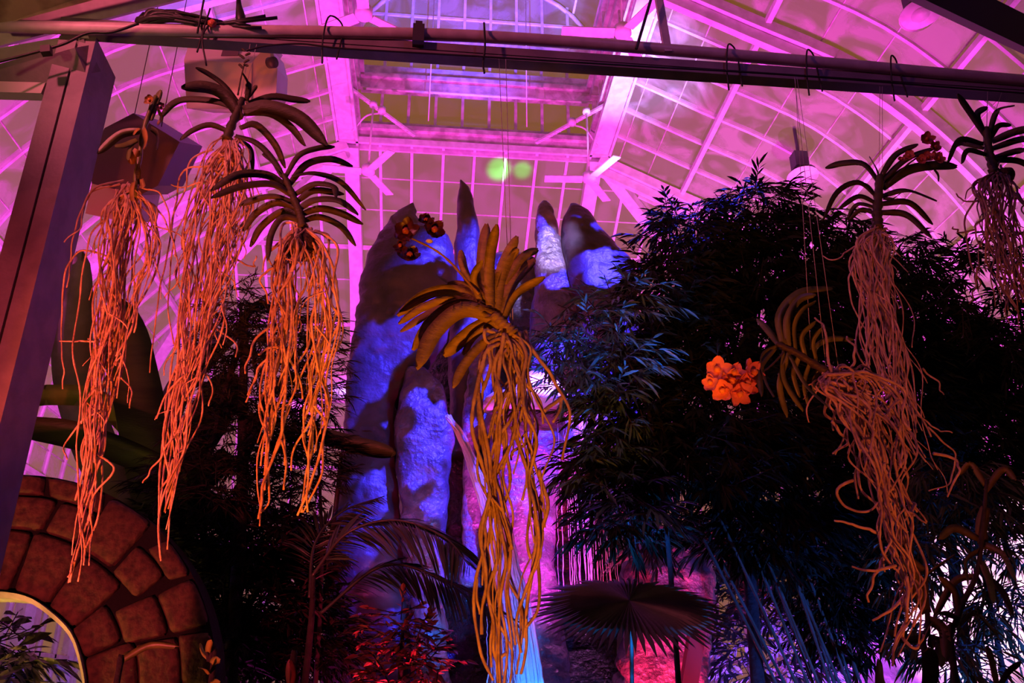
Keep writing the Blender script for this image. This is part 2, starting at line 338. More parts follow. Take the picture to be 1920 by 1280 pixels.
for (z0, z1, nm) in ((ZL[1], ZL[2], 'lower'), (ZL[3], ZL[4], 'upper')):
    for side in ('rear', 'left', 'right'):
        CNT['window'] += 1
        mu = MB(); g = MB()
        if side == 'rear':
            y = S((0, YB, 0))[1]
            for k in range(0, 10):
                x = S((XL+.05+(XR-XL-.1)*k/9, 0, 0))[0]; mu.box((x-.03, y-.04, zc(z0)), (x+.03, y+.04, zc(z1)))
            x0, x1 = S((XL, 0, 0))[0], S((XR, 0, 0))[0]
            g.add([(x0, y, zc(z0)), (x1, y, zc(z0)), (x1, y, zc(z1)), (x0, y, zc(z1))], [[0, 1, 2, 3]])
        else:
            x = S((XL+.05 if side == 'left' else XR-.05, 0, 0))[0]; y = S((0, YB, 0))[1]; y0 = S((0, YF, 0))[1]
            for yy in np.arange(y-.1, y0, -.66): mu.box((x-.04, yy-.03, zc(z0)), (x+.04, yy+.03, zc(z1)))
            g.add([(x, y0, zc(z0)), (x, y, zc(z0)), (x, y, zc(z1)), (x, y0, zc(z1))], [[0, 1, 2, 3]])
        w = structure(mu.build('window_%d' % CNT['window'], M['oldwhite']), '%s row of %s lantern windows' % (nm, side)); g.build('pane', M['glass2'], w)
# lantern roof: half barrel with hipped end, tube ribs
XC = (XL+XR)/2; HW = (XR-XL)/2
arc = [(math.cos(a)*HW, math.sin(a)*1.5) for a in np.linspace(0, math.pi, 17)]
V = []; F = []
for Y in (YF, 9.6, YB):
    for (x, z) in arc: V.append(S((XC+x, Y, ZL[5]+z)))
for j in range(2):
    for i in range(16): F.append([j*17+i, j*17+i+1, (j+1)*17+i+1, (j+1)*17+i])
structure(obj('ceiling', V, F, M['glass3'], None, True), 'barrel glass roof of the lantern')
rb = MB()
for Y in (YB, 9.3, 7.45, 5.6, 3.85):
    P = np.array([S((XC+x, Y, ZL[5]+z-.08)) for x, z in arc]); rb.tube(P, .055, 6)
trim(rb, M['white'], 'curved tube ribs of the lantern roof', True)
gb = MB()
for k in range(0, 10):
    x = -HW+2*HW*k/9; z = 1.5*math.sqrt(max(0, 1-(x/HW)**2)); gb.bar(S((XC+x, YB, ZL[5])), S((XC+x, YB, ZL[5]+z)), .06, .06)
gb.bar(S((XL, YB, ZL[5]+.52)), S((XR, YB, ZL[5]+.52)), .05, .06)
for k in range(1, 16, 2): gb.bar(S((XC+arc[k][0], YF, ZL[5]+arc[k][1])), S((XC+arc[k][0], YB, ZL[5]+arc[k][1])), .05, .05)
trim(gb, M['white'], 'glazing bars of the lantern gable')
V = [S((XC+x, YB, ZL[5]+z)) for x, z in arc]; CNT['window'] += 1
w = structure(obj('window_%d' % CNT['window'], V, [list(range(17))], M['glass'], None), 'whitewashed gable window of the lantern')
# small rods and lines of the lantern
rd = MB()
rd.tube([S((XL+.2, YB-.35, 10.42)), S((XR-.15, YB-.35, 10.42))], .03, 6)
trim(rd, M['white'], 'horizontal tie rod across the lantern windows', True)
for x in (-.25, 1.25):
    rd = MB(); rd.tube([S((x, YB-.45, 9.8)), S((x, YB-.45, 12.6))], .012, 5); trim(rd, M['white'], 'thin hanging control wire in the lantern', True)
for sx in (-1, 1):
    rd = MB(); xe = XL+.1 if sx < 0 else XR-.1
    a = S((xe, YB-1.2, 9.72)); b = S((xe-sx*.92, YB-.15, 9.74)); rd.bar(a, b, .07, .05)
    for k in np.linspace(.05, .95, 16):
        c = a+(b-a)*k; rd.box(c-(.02, .02, .045), c+(.02, .02, -.02))
    trim(rd, M['white'], 'diagonal toothed brace across the %s lantern corner' % ('left' if sx < 0 else 'right'))
    cw = MB(); c = S((xe-sx*.45, YB-.75, 9.66))
    cw.tube(spline([S((xe, YB-.35, 9.6)), S((xe-sx*.2, YB-.5, 9.78)), c], 12), .02, 5); cw.tube([c, c+(0, 0, .12)], .08, 8)
    trim(cw, M['white'], 'curled conduit and junction at the %s lantern corner' % ('left' if sx < 0 else 'right'), True)
# lower walls
zb = S((0, 0, ZR-5.5))[2]; xl = S((XL-4.2, 0, 0))[0]; xr = S((XR+4.2, 0, 0))[0]; yb = S((0, YB+4.2, 0))[1]; yf = S((0, YF, 0))[1]
def wall_side(name, horizontal, c, a, b):
    kn = MB(); mu = MB(); g = MB(); CNT['window'] += 1
    P = (lambda u, d, z: (u, c+d, z)) if horizontal else (lambda u, d, z: (c+d, u, z))
    def bx(mb, u0, u1, z0, z1, d):
        p, q = P(u0, -d, z0), P(u1, d, z1); mb.box(np.minimum(p, q), np.maximum(p, q))
    bx(kn, a, b, 0, 1.0, .15); bx(mu, a, b, 1.0, 1.1, .18); bx(mu, a, b, zb-.1, zb+.1, .15); bx(mu, a, b, 2.6, 2.68, .05)
    for u in np.arange(a, b+.01, .8): bx(mu, u-.04, u+.04, 1.0, zb, .05)
    for u in np.arange(a, b+.01, 4.8): bx(mu, u-.14, u+.14, 0, zb, .2)
    V = [P(a, 0, 1), P(b, 0, 1), P(b, 0, zb), P(a, 0, zb)]
    structure(kn.build('wall_'+name, M['wall']), 'low %s wall of the glasshouse' % name)
    w = structure(mu.build('window_%d' % CNT['window'], M['white']), 'tall %s wall windows of the glasshouse' % name); obj('pane', V, [[0, 1, 2, 3]], M['glass'], w)
wall_side('left', False, xl, yf, yb); wall_side('right', False, xr, yf, yb); wall_side('back', True, yb, xl, xr)
structure(obj('floor', [(xl, yf, 0), (xr, yf, 0), (xr, yb, 0), (xl, yb, 0)], [[0, 1, 2, 3]], M['flooring']), 'dark planted soil floor')

# ================================================================ NEAR GALLERY FRAME
def pxr(P0, px): return px*np.linalg.norm(P0-CP)/FPX*.97
# main cross beam with groove, and a column
cb = thing('crossbeam', (-1.6, 3.0, 4.26), 'long grey steel crossbeam with a pipe on top that the orchids hang behind', 'beam')
MB().box((-1.64, 2.95, 4.236), (4.2, 3.01, 4.258)).box((-1.64, 2.962, 4.258), (4.2, 3.01, 4.264)).box((-1.64, 2.95, 4.264), (4.2, 3.01, 4.305)).build('flange', M['beam'], cb)
p = MB(); p.tube(spline([(-1.9, 2.96, 4.24), (-1.2, 2.94, 4.262), (-.45, 2.94, 4.315), (.3, 2.94, 4.35), (1.6, 2.94, 4.335), (2.65, 2.94, 4.31), (4.2, 2.94, 4.30)], 40), .027, 10); pp = p.build('pipe', M['pipe'], cb, True)
MB().box((-.155, 2.905, 4.27), (-.105, 2.97, 4.365)).box((-.145, 2.91, 4.36), (-.115, 2.96, 4.385)).build('clamp', M['dark'], cb)
for x in (-.53, 1.25, 1.62, 2.02):
    k = MB(); k.tube(spline([(x, 2.93, 4.13), (x-.005, 2.91, 4.24), (x+.01, 2.90, 4.36), (x+.05, 2.93, 4.375), (x+.07, 2.95, 4.33), (x+.06, 2.92, 4.15)], 24), .004, 5); k.build('wire_loop', M['cable'], cb, True)
k = MB(); k.tube(spline([(.155, 2.9, 4.39), (.16, 2.89, 4.25), (.155, 2.92, 4.18), (.16, 2.9, 4.11)], 16), .005, 5); k.build('hook', M['cable'], cb, True)
k = MB(); k.tube(spline([(-1.02, 2.9, 4.36), (-1.03, 2.9, 4.2), (-1.0, 2.92, 4.07)], 12), .004, 5); k.tube(spline([(-1.0, 2.9, 4.3), (-1.03, 2.9, 4.22), (-1.04, 2.9, 4.12)], 8), .004, 5); k.build('hook', M['cable'], cb, True)
col = thing('steel_column', (-1.57, 3.05, 0), 'tall grey steel column at the far left with a dark side face', 'column')
MB().box((-1.645, 2.985, 0), (-1.572, 3.05, 4.236)).build('flange', M['beam'], col)
MB().box((-1.562, 2.985, 0), (-1.495, 3.235, 4.236)).box((-1.58, 3.0, 0), (-1.555, 3.2, 4.236)).build('web', M['beam'], col)
k = MB().bar(atY(-60, 168, 3.1), atY(88, 172, 3.02), .05, .055); tag(k.build('bracket_arm', M['unit']), 'short cream bracket arm joining the left column', 'bracket')
k = MB().bar(atY(165, 112, 2.99), atY(-60, 176, 3.2), .11, .11, (0, 1, 1)); k.bar(atY(165, 84, 3.0), atY(-60, 150, 3.2), .05, .03, (0, 1, 1)); tag(k.build('sloping_beam', M['beam']), 'tan sloping beam with a black cable, running off to the left edge', 'beam')
k = MB().bar(atY(-80, 84, 3.12), atY(520, -70, 3.0), .10, .13, (0, 1, 1)); tag(k.build('upper_beam', M['pipe']), 'salmon lit upper beam behind the dark plant bundle, top left', 'beam')
k = MB().tube([atY(-80, 58, 3.0), atY(470, -95, 2.85)], .02, 8); tag(k.build('upper_pipe', M['pipe'], None, True), 'thin pipe running along the upper left beam', 'pipe')
V = [atY(-300, 74, 2.95), atY(-10, 50, 2.95), atY(250, -20, 2.82), atY(420, -96, 2.7), atY(-300, -300, 2.2)]; V += [v+np.array([0, .02, .06]) for v in V]
structure(obj('ceiling', V, [[0, 1, 2, 3, 4], [9, 8, 7, 6, 5], [0, 5, 6, 1], [1, 6, 7, 2], [2, 7, 8, 3]], M['plaster']), 'mottled tan plaster ceiling of the near gallery, top left corner')
k = MB().bar(atY(-80, 116, 3.14), atY(172, 72, 3.0), .05, .045, (0, 1, 1)); tag(k.build('angle_beam', M['pipe']), 'purple-lit angle bar under the upper beam at the left edge', 'beam')
ext = lambda a, b: (a-(b-a)*.5, b+(b-a)*1.2)
k = MB().bar(*ext(atY(1640, -70, 2.7), atY(2050, 128, 3.3)), .13, .16, (0, 1, 1)); k.bar(*ext(atY(1660, -45, 2.72), atY(2050, 142, 3.32)), .05, .05, (0, 1, 1)); tag(k.build('dark_beam', M['dark']), 'dark blue-edged beam crossing the top right corner', 'beam')
k = MB().bar(atY(1229, -40, 2.9), atY(1252, 98, 2.93), .035, .02, (0, 1, 0)); tag(k.build('hanger_strap', M['pipe']), 'flat red-lit hanger strap above the crossbeam', 'strap')
k = MB().tube([atY(1232, -40, 2.85), atY(1193, 92, 2.9)], .007, 6); tag(k.build('hanger_rod', M['cable']), 'thin black rod beside the flat hanger strap', 'rod')
# unseen roof slab and walls around the camera, added to block sky glow
structure(MB().box((-4.5, -4.3, 5.0), (6.0, 2.55, 5.1)).build('ceiling', M['plaster']), 'unseen flat plaster roof added over the near gallery')
structure(MB().box((-4.6, -4.3, 0), (-4.5, 2.55, 5.1)).build('wall_unseen_left', M['wall']), 'unseen left wall added to the near gallery')
structure(MB().box((6.0, -4.3, 0), (6.1, 2.55, 5.1)).build('wall_unseen_right', M['wall']), 'unseen right wall added to the near gallery')
structure(MB().box((-4.6, -4.35, 0), (6.1, -4.25, 5.1)).build('wall_unseen_rear', M['wall']), 'unseen rear wall added to the near gallery')
# cables
P = [atY(*q, 2.88) for q in ((-30, 123), (70, 97), (120, 82), (165, 62), (210, 60), (260, 44))]
t_ = thing('power_cable', P[0], 'black cable with an inline box along the top left beam', 'cable'); k = MB(); k.tube(spline(P, 50), .0065, 6); k.build('cord', M['cable'], t_, True)
c = atY(87, 95, 2.86); k = MB().bar(c-(.018, 0, .004), c+(.018, 0, .004), .03, .034); k.build('junction_box', M['cable'], t_)
P = [atY(*q, 2.9) for q in ((462, 95), (500, 86), (560, 82), (600, 86), (660, 92), (900, 106), (1200, 124), (1500, 142), (1960, 178))]
k = MB(); k.tube(spline(P, 80), .0045, 6); tag(k.build('thin_cable', M['cable'], None, True), 'thin black cable running along the face of the crossbeam', 'cable')
# dark dried plant bundle lying on the beam
t_ = thing('dried_bromeliad', atY(340, 48, 2.95), 'black dried plant bundle lying on the pipe, top left', 'dried plant')
def lathe_blob(c, r, sq, seed, amp=.15, nu=20, nv=12):
    V = []; F = []
    for j in range(nv+1):
        th = math.pi*j/nv
        for i in range(nu):
            ph = 2*math.pi*i/nu; V.append((math.sin(th)*math.cos(ph), math.sin(th)*math.sin(ph), math.cos(th)))
    V = np.array(V); V = V*(1+amp*noise3(V, 3, seed))[:, None]; V = np.array(c)+V*np.array(sq)*r
    F = [[j*nu+i, j*nu+(i+1) % nu, (j+1)*nu+(i+1) % nu, (j+1)*nu+i] for j in range(nv) for i in range(nu)]
    return V, F
k = MB()
for j in range(26):
    a = atY(262+rng.uniform(-4, 10), 46+rng.uniform(-10, 2), 2.93); b = atY(300+rng.uniform(-10, 30), 22+rng.uniform(-3, 16), 2.93+rng.uniform(-.04, .04)); e = atY(395+rng.uniform(-30, 30), 46+rng.uniform(-6, 3), 2.93+rng.uniform(-.03, .03))
    k.tube(spline([a, b, e], 12), np.linspace(.016, .005, 12), 5)
k.build('bundle', M['cable'], t_, True)
k = MB()
for (a, b) in (((385, 48), (520, 33)), ((400, 47), (498, 30)), ((430, 50), (490, 52)), ((470, 50), (440, 42))): k.tube([atY(*a, 2.92), atY(*b, 2.9)], .008, 5)
k.build('twig', M['cable'], t_, True)
k = MB(); k.add(*lathe_blob(atY(398, 44, 2.9), .018, (1, 1, .9), 3, .3)); k.build('dry_flower', M['lipd'], t_, True)
k = MB(); P = [atY(q[0], q[1], 2.95) for q in ((446, -20), (448, 10), (451, 32), (453, 50))]; k.tube(P, [.006, .012, .022, .018], 10); tag(k.build('hanging_bottle', M['cable'], None, True), 'slim dark bottle-shaped holder standing on the pipe', 'holder')
k = MB(); k.tube([atY(388, -30, 2.9), atY(370, 62, 2.9)], .005, 6); tag(k.build('support_wire', M['cable'], None, True), 'black wire rising beside the dried plant bundle', 'wire')
# heater unit and ducts
def prism(mb, poly, Y, d, tilt=0):
    a = [atY(x, y, Y) for x, y in poly]; ctr = np.mean(a, 0); b = [CP+(q-CP)*1.0+np.array([d*-.05, d, d*.66+tilt]) for q in a]
    n_ = len(a); mb.add(a+b, [list(range(n_))[::-1], list(range(n_, 2*n_))]+[[i, (i+1) % n_, n_+(i+1) % n_, n_+i] for i in range(n_)])
t_ = thing('heater_unit', atY(430, 150, 3.7), 'cream boxy heater unit hanging behind the crossbeam', 'heater')
k = MB(); Y0 = 3.55
A = [atY(*q, Y0+dy) for q, dy in (((345, 112), 0), ((350, 203), 0), ((470, 206), 0), ((472, 118), 0), ((354, 84), .12), ((500, 84), .12))]
B = [q+np.array([.02, .35, .25]) for q in (A[0], A[1], A[2], A[3])]; B += [A[4]+np.array([.02, .3, .2]), A[5]+np.array([.02, .3, .2])]
V = A+B; k.add(V, [[0, 1, 2, 3], [4, 0, 3, 5], [0, 4, 10, 6], [0, 6, 7, 1], [1, 7, 8, 2], [6, 10, 11, 9], [6, 9, 8, 7], [4, 5, 11, 10], [2, 8, 9, 3], [3, 9, 11, 5]])
k.build('casing', M['unit'], t_)
k = MB(); prism(k, [(472, 118), (500, 84), (512, 98), (520, 130), (518, 172), (505, 200), (470, 206)], Y0+.02, .33); k.build('end_cover', M['unit'], t_)
k = MB(); c = atY(505, 118, Y0-.02); k.tube([c, c+(.03, -.02, -.01)], .028, 14); k.build('port', M['dark'], t_, True)
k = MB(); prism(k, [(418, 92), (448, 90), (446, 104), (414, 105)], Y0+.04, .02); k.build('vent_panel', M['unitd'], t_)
t_ = thing('air_duct', atY(262, 280, 3.6), 'purple-shadowed boxy duct tilted behind the left hanging orchid', 'duct')
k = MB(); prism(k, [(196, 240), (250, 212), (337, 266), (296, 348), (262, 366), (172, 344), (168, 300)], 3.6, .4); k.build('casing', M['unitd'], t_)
k = MB(); k.tube([atY(250, 225, 3.75), atY(250, 225, 3.75)+(0, 0, 1.1)], 0.0025, 6); k.tube([atY(300, 250, 3.75), atY(300, 250, 3.75)+(0, 0, 1.2)], .0025, 6); k.build('hanger', M['dark'], t_, True)
k = MB(); prism(k, [(172, 344), (262, 366), (250, 420), (160, 400)], 3.75, .3); k.build('outlet', M['unit'], t_)
# ================================================================ FANS AND LAMPS
def blade(mb, c, ang, r0, r1, w, tilt=.18):
    d = np.array([math.cos(ang), math.sin(ang), 0]); s_ = np.array([-d[1], d[0], tilt]); 
    mb.bar(c+d*r0, c+d*r1, w, .018, np.cross(s_, d)*-1)
def fan(px, py, z, R, a0, label, rod=1.1):
    c = atZ(px, py, 1.6+(z-1.6)); t = thing('ceiling_fan', c, label, 'ceiling fan', 'white three-blade ceiling fans')
    k = MB(); k.tube([c+(0, 0, -.05), c+(0, 0, -.02), c+(0, 0, .10), c+(0, 0, .13)], [.07, .12, .12, .05], 16); k.build('hub', M['white'], t, True)
    k = MB(); k.tube([c+(0, 0, .12), c+(0, 0, rod)], .018, 8); k.tube([c+(0, 0, rod-.08), c+(0, 0, rod)], .07, 10); k.build('rod', M['white'], t, True)
    for i in range(3):
        k = MB(); blade(k, c, a0+i*2*math.pi/3, .12, R, .16); k.build('blade', M['white'], t)
fan(690, 322, 10.3, .78, math.radians(183), 'white ceiling fan beyond the left crown, in front of the left roof rib', 1.5)
fan(1105, 336, 10.1, .78, math.radians(176), 'white ceiling fan just above the two right rock points', 1.5)
fan(1168, 62, 10.3, .86, math.radians(177), 'white ceiling fan with a pale violet glow at the top right of the lantern', 2.0)
fan(682, 28, 10.3, .86, math.radians(150), 'magenta ceiling fan at the top left of the lantern, cut by the frame', 2.0)
def lamp(px, py, z, label, rodpt):
    c = atZ(px, py, z); t = thing('flood_lamp', c, label, 'lamp', 'round flood lamps under the right roof slope')
    k = MB(); an = (0, -.03, -.12); k.tube([c+(0, 0, .12), c+(0, 0, .08), c, c+(0, -.02, -.06)], [.06, .13, .20, .26], 22, False); k.build('reflector', M['chrome'], t, True)
    k = MB(); k.tube([c+(0, -.02, -.06), c+(0, -.022, -.075)], [.27, .27], 22); k.tube([c+(0, -.02, -.02), c+(0, -.022, -.09)], [.12, .12], 16); k.build('lens', M['white'], t, True)
    k = MB(); k.box(c+(-.12, -.10, .12), c+(.12, .12, .42)); k.tube([c+(0, 0, .4), c+(0, 0, 1.0)], .03, 8); k.build('ballast', M['dark'], t)
lamp(1503, 326, 10.2, 'round flood lamp hanging just above the dark tree crown', None)
lamp(1722, 22, 10.2, 'round flood lamp near the top right corner beside the dark beam', None)
# ================================================================ ROCKS AND WATER
def pillar(name, rows, Y, dr, m, label, cat, amp=.05, seed=1, lean=0, group=None, smooth=True, minr=.02):
    rows = np.array(rows, float); yy = np.arange(rows[0, 0], rows[-1, 0]+1, 7.0)
    xl_ = np.interp(yy, rows[:, 0], rows[:, 1]); xr_ = np.interp(yy, rows[:, 0], rows[:, 2]); n_ = 40; V = []
    for i, y in enumerate(yy):
        a = atY(xl_[i], y, Y); b = atY(xr_[i], y, Y); c = (a+b)/2; w = np.linalg.norm(b-a)/2
        an = np.arange(n_)*2*math.pi/n_
        ca, sa = np.cos(an), np.sin(an); e = .75
        V.append(np.stack([c[0]+w*np.sign(ca)*np.abs(ca)**e, c[1]+lean*(i/len(yy))+max(w*dr, minr)*np.sign(sa)*np.abs(sa)**e, np.full(n_, c[2])], 1))
    V = np.vstack(V); nrm = V-V.reshape(-1, n_, 3).mean(1).repeat(n_, 0); L = np.linalg.norm(nrm, axis=1)[:, None]+1e-6
    d = noise3(V, 3.2, seed)*amp+noise3(V, 9, seed+5)*amp*.45+noise3(V, 24, seed+9)*amp*.18
    crack = np.abs(noise3(V, 2.2, seed+20)); d = d-np.clip(.06-crack, 0, .06)*amp*12
    V = V+nrm/L*(d[:, None])*np.minimum(1, L/.12)
    R_ = len(yy); F = [[i*n_+j, (i+1)*n_+j, (i+1)*n_+(j+1) % n_, i*n_+(j+1) % n_] for i in range(R_-1) for j in range(n_)]+[list(range(n_)), list(range((R_-1)*n_, R_*n_))[::-1]]
    o = obj(name, V, F, m, None, smooth); return tag(o, label, cat, group)
RG = 'upright carved rock pillars'
pillar('rock_pillar', [(382, 771, 776), (395, 745, 781), (405, 728, 784), (425, 720, 800), (445, 706, 842), (480, 690, 852), (560, 670, 852), (640, 660, 835), (760, 650, 745), (900, 640, 748), (1000, 622, 752), (1330, 590, 775)], 7.0, .5, M['rock'], 'broad purple rock slab at the left with maroon blooms in front of it', 'rock', .05, 2, group=RG)
pillar('rock_pillar', [(338, 862, 866), (350, 859, 880), (380, 858, 891), (430, 857, 899), (500, 852, 903), (600, 846, 912), (700, 842, 920), (860, 840, 925)], 7.3, .8, M['rock'], 'tallest and thinnest rock spike with a blue right edge', 'rock', .03, 3, group=RG)
pillar('rock_pillar', [(378, 1017, 1026), (390, 1010, 1036), (420, 1007, 1046), (460, 1002, 1056), (520, 998, 1072), (600, 995, 1090), (700, 990, 1105), (900, 985, 1110)], 7.1, .8, M['rock2'], 'narrow rock spike lit bright lilac, third from the left', 'rock', .035, 4, group=RG)
pillar('rock_pillar', [(383, 1070, 1082), (395, 1066, 1098), (430, 1057, 1125), (470, 1056, 1160), (490, 1060, 1182), (520, 1066, 1189), (620, 1080, 1192), (760, 1085, 1200), (1000, 1090, 1230)], 7.0, .7, M['rock'], 'pointed rock at the right with blue patches beside the tree', 'rock', .04, 5, group=RG)
pillar('rock_cliff', [(476, 935, 975), (490, 905, 1005), (520, 880, 1030), (600, 820, 1090), (800, 790, 1180), (1000, 740, 1230), (1340, 700, 1290)], 7.75, .35, M['black'], 'black wet cliff of rock behind the waterfall', 'rock', .10, 6)
pillar('rock_column', [(690, 765, 800), (720, 750, 835), (800, 738, 858), (900, 740, 850), (1020, 748, 842), (1120, 770, 838), (1340, 780, 850)], 6.85, .6, M['rock2'], 'pale blue-lit rock column right of the broad slab', 'rock', .05, 7)
pillar('rock_column', [(610, 895, 930), (640, 880, 940), (700, 872, 930), (790, 870, 905), (880, 868, 900), (1100, 862, 905)], 7.0, .6, M['rock2'], 'knobbly lilac rock behind the central orchid', 'rock', .04, 8)
pillar('rock_column', [(782, 915, 1062), (800, 912, 1058), (880, 918, 1050), (980, 935, 1045), (1080, 940, 1040), (1140, 930, 1050), (1340, 900, 1080)], 6.75, .5, M['rock2'], 'smooth pink and violet rock column below the water ledge', 'rock', .035, 9)
pillar('rock_ledge', [(742, 930, 1050), (752, 905, 1075), (764, 900, 1082), (772, 920, 1065)], 6.65, .8, M['palerock'], 'flat pale ledge glowing pink where the water spills', 'rock', .02, 10)
pillar('rock_boulder', [(700, 985, 1018), (712, 965, 1040), (730, 950, 1055), (746, 950, 1060)], 6.75, .8, M['palerock'], 'small glowing white-pink boulder on the water ledge', 'rock', .02, 11)
pillar('rock_boulder', [(1005, 1200, 1300), (1030, 1165, 1330), (1080, 1150, 1345), (1180, 1160, 1330), (1340, 1150, 1320)], 6.6, .7, M['rock2'], 'violet and red boulder behind the round fan palm leaf', 'rock', .06, 12)
pillar('rock_boulder', [(872, 1180, 1225), (900, 1150, 1250), (950, 1140, 1255), (985, 1180, 1240)], 6.9, .7, M['rock2'], 'red-pink lit rock seen through the tree leaves', 'rock', .05, 13)
k = MB(); k.bar(atY(1312, 1150, 5.6), atY(1282, 1340, 5.6), .10, .08, (0, 1, 0)); tag(k.build('red_post', M['redlit']), 'bright red-lit leaning post below the fan palm leaf', 'post')
def strands(name, paths, label, n_, r, spread, seed, Y=6.3):
    rr = np.random.default_rng(seed); k = MB()
    for j in range(n_):
        off = rr.normal(size=2)*spread; P = []
        for i, (x, y, w) in enumerate(paths): P.append(atY(x+off[0]*w*30, y+off[1]*4, Y+rr.normal()*.015))
        Q = spline(P, 26); Q = Q+rr.normal(size=Q.shape)*.003; k.tube(Q, np.linspace(r*.7, r*1.5, 26)*rr.uniform(.5, 1.3), 5)
    return tag(k.build(name, M['water'], None, True), label, 'water')
strands('water_jet', [(838, 780, .25), (862, 815, .4), (885, 870, .6), (905, 925, .8), (922, 985, 1), (940, 1060, 1.2), (955, 1130, 1.4)], 'curved jet of pink-lit water shooting from the rock', 26, .009, .26, 3)
strands('water_stream', [(948, 980, .5), (958, 1060, .8), (975, 1140, 1), (995, 1290, 1.3)], 'blue stream falling left of the fan palm leaf', 26, .010, .35, 4, 6.1)
strands('water_stream', [(1085, 790, 1), (1090, 900, 1), (1098, 1000, 1.1), (1104, 1120, 1.2)], 'thin blue curtain of water right of the smooth rock column', 34, .0016, .9, 5, 6.6)
strands('water_stream', [(940, 1120, 1), (942, 1200, 1.1), (946, 1290, 1.2)], 'faint blue water curtain below the orchid roots', 20, .003, .7, 6, 6.2)

# ================================================================ HANGING ORCHIDS
VIEW = np.array([0, -1, -.35])
def strap(mb, P, w, face=None, keel=.22, tipw=.25, n_=16, thick=.10):
    Q = spline(P, n_); T = np.gradient(Q, axis=0); T /= np.linalg.norm(T, axis=1)[:, None]+1e-9
    f = VIEW if face is None else np.array(face, float)
    sd = np.cross(T, f); sd /= np.linalg.norm(sd, axis=1)[:, None]+1e-9; up = np.cross(sd, T)
    t = np.linspace(0, 1, n_); wd = w*np.minimum(1, .75+t)*np.where(t > .72, np.sqrt(np.clip(1-((t-.72)/.285)**2, tipw**2, 1)), 1)
    V = np.stack([Q-sd*wd[:, None]/2, Q-up*(w*keel), Q+sd*wd[:, None]/2, Q-up*(w*(keel-thick))], 1).reshape(-1, 3)
    F = [[i*4+j, i*4+(j+1) % 4, (i+1)*4+(j+1) % 4, (i+1)*4+j] for i in range(n_-1) for j in range(4)]
    F += [[3, 2, 1, 0], [(n_-1)*4+j for j in range(4)]]; mb.add(V, F)
def w3(pts, Y, dy=0):
    m_ = len(pts); out = []
    for i, (x, y) in enumerate(pts): out.append(atY(x, y, Y+dy*(i/(m_-1))**1.4))
    return out
def leafs(t, Y, data, m, seed, hook=None):
    rr = np.random.default_rng(seed)
    for pts, w in data:
        dy = rr.uniform(-.16, .14); P = w3(pts, Y, dy); k = MB()
        strap(k, P, w*Y/FPX*1.15, face=VIEW+rr.normal(size=3)*.28); k.build('leaf', m, t, True)
def wander(P, r0, n_, rr, amp, curl=3.0):
    Q = spline(P, n_); m_ = max(4, n_//4); st = np.cumsum(rr.normal(size=(m_, 3))*np.array([2, 1.6, .4]), 0); st = spline(st-st[0], n_); st -= np.linspace(0, 1, n_)[:, None]*st[-1]*.6
    s_ = np.linspace(0, 1, n_)[:, None]; ph = rr.uniform(0, 6.28, 3); fr = rr.uniform(2.5, 7, 3)
    return Q+st*amp*.35+np.sin(s_*fr*curl+ph)*amp*np.array([1, .7, .3])*np.minimum(1, s_*6)
def roots(t, Y, origin, bundles, seed, rad=.0036, m=None, branch=.6, kink=.009):
    rr = np.random.default_rng(seed); m = m or M['root']
    for path, hw, cnt in bundles:
        path = np.array(path, float); hw = np.array(hw, float); L = len(path)
        for j in range(cnt):
            a = rr.uniform(0, 6.28); q = rr.uniform(.15, 1)**.6; end = .35+.65*rr.beta(1.3, 1.25) if j > 1 else 1
            P = []
            o_ = atY(origin[0]+rr.normal()*8, origin[1]+rr.normal()*5, Y)
            P.append(o_); wob = rr.normal(size=(L, 2))*.28
            k_ = max(3, int(round(end*L))); us = np.linspace(0, end*(L-1), k_); ix = np.arange(L)
            for i, u in enumerate(us):
                h_ = np.interp(u, ix, hw); ox = h_*(math.cos(a)*q+wob[i, 0]); oy = h_*(math.sin(a)*q+wob[i, 1])*Y/FPX
                P.append(atY(np.interp(u, ix, path[:, 0])+ox, np.interp(u, ix, path[:, 1])+rr.normal()*5, Y+oy))
            n_ = 10+7*k_; Q = wander(P, rad, n_, rr, kink); r = rad*rr.uniform(.6, 1.35)
            k = MB(); k.tube(Q, np.linspace(r*1.15, r*.75, n_)*(1+.12*rr.normal(size=n_)).clip(.7, 1.3), 5)
            if rr.uniform() < branch:
                for b_ in range(rr.integers(1, 3)):
                    i0 = rr.integers(5, n_-3); s0 = Q[i0]; dirn = np.array([rr.normal()*.04, rr.normal()*.03, -rr.uniform(.05, .20)])
                    B = wander([s0, s0+dirn*.5+np.array([dirn[0]*.3, 0, 0]), s0+dirn], r, 14, rr, kink*.6, 1.0); k.tube(B, np.linspace(r*.9, r*.6, 14), 5)
            k.build('root', m, t, True)
def stray(t, Y, lst, rad=.0034, m=None, seed=1):
    rr = np.random.default_rng(seed)
    for pts in lst:
        Q = wander([atY(x, y, Y+rr.normal()*.02) for x, y in pts], rad, 12+8*len(pts), rr, .004); k = MB()
        k.tube(Q, np.linspace(rad*1.2, rad*.7, len(Q)), 5); k.build('root', m or M['root'], t, True)
def stem(t, Y, pts, w, m, name='stem'):
    P = spline([atY(x, y, Y) for x, y in pts], 18); k = MB(); k.tube(P, np.linspace(w, w*.7, 18)*Y/FPX/2*(1+.15*np.sin(np.arange(18)*2.2)), 8); return k.build(name, m, t, True)
def hang(t, Y, pts, name='wire'):
    k = MB()
    for (a, b) in pts: k.tube([atY(*a, Y), atY(*b, 2.96)], .0014, 4)
    k.build(name, M['pipe'], t, True)
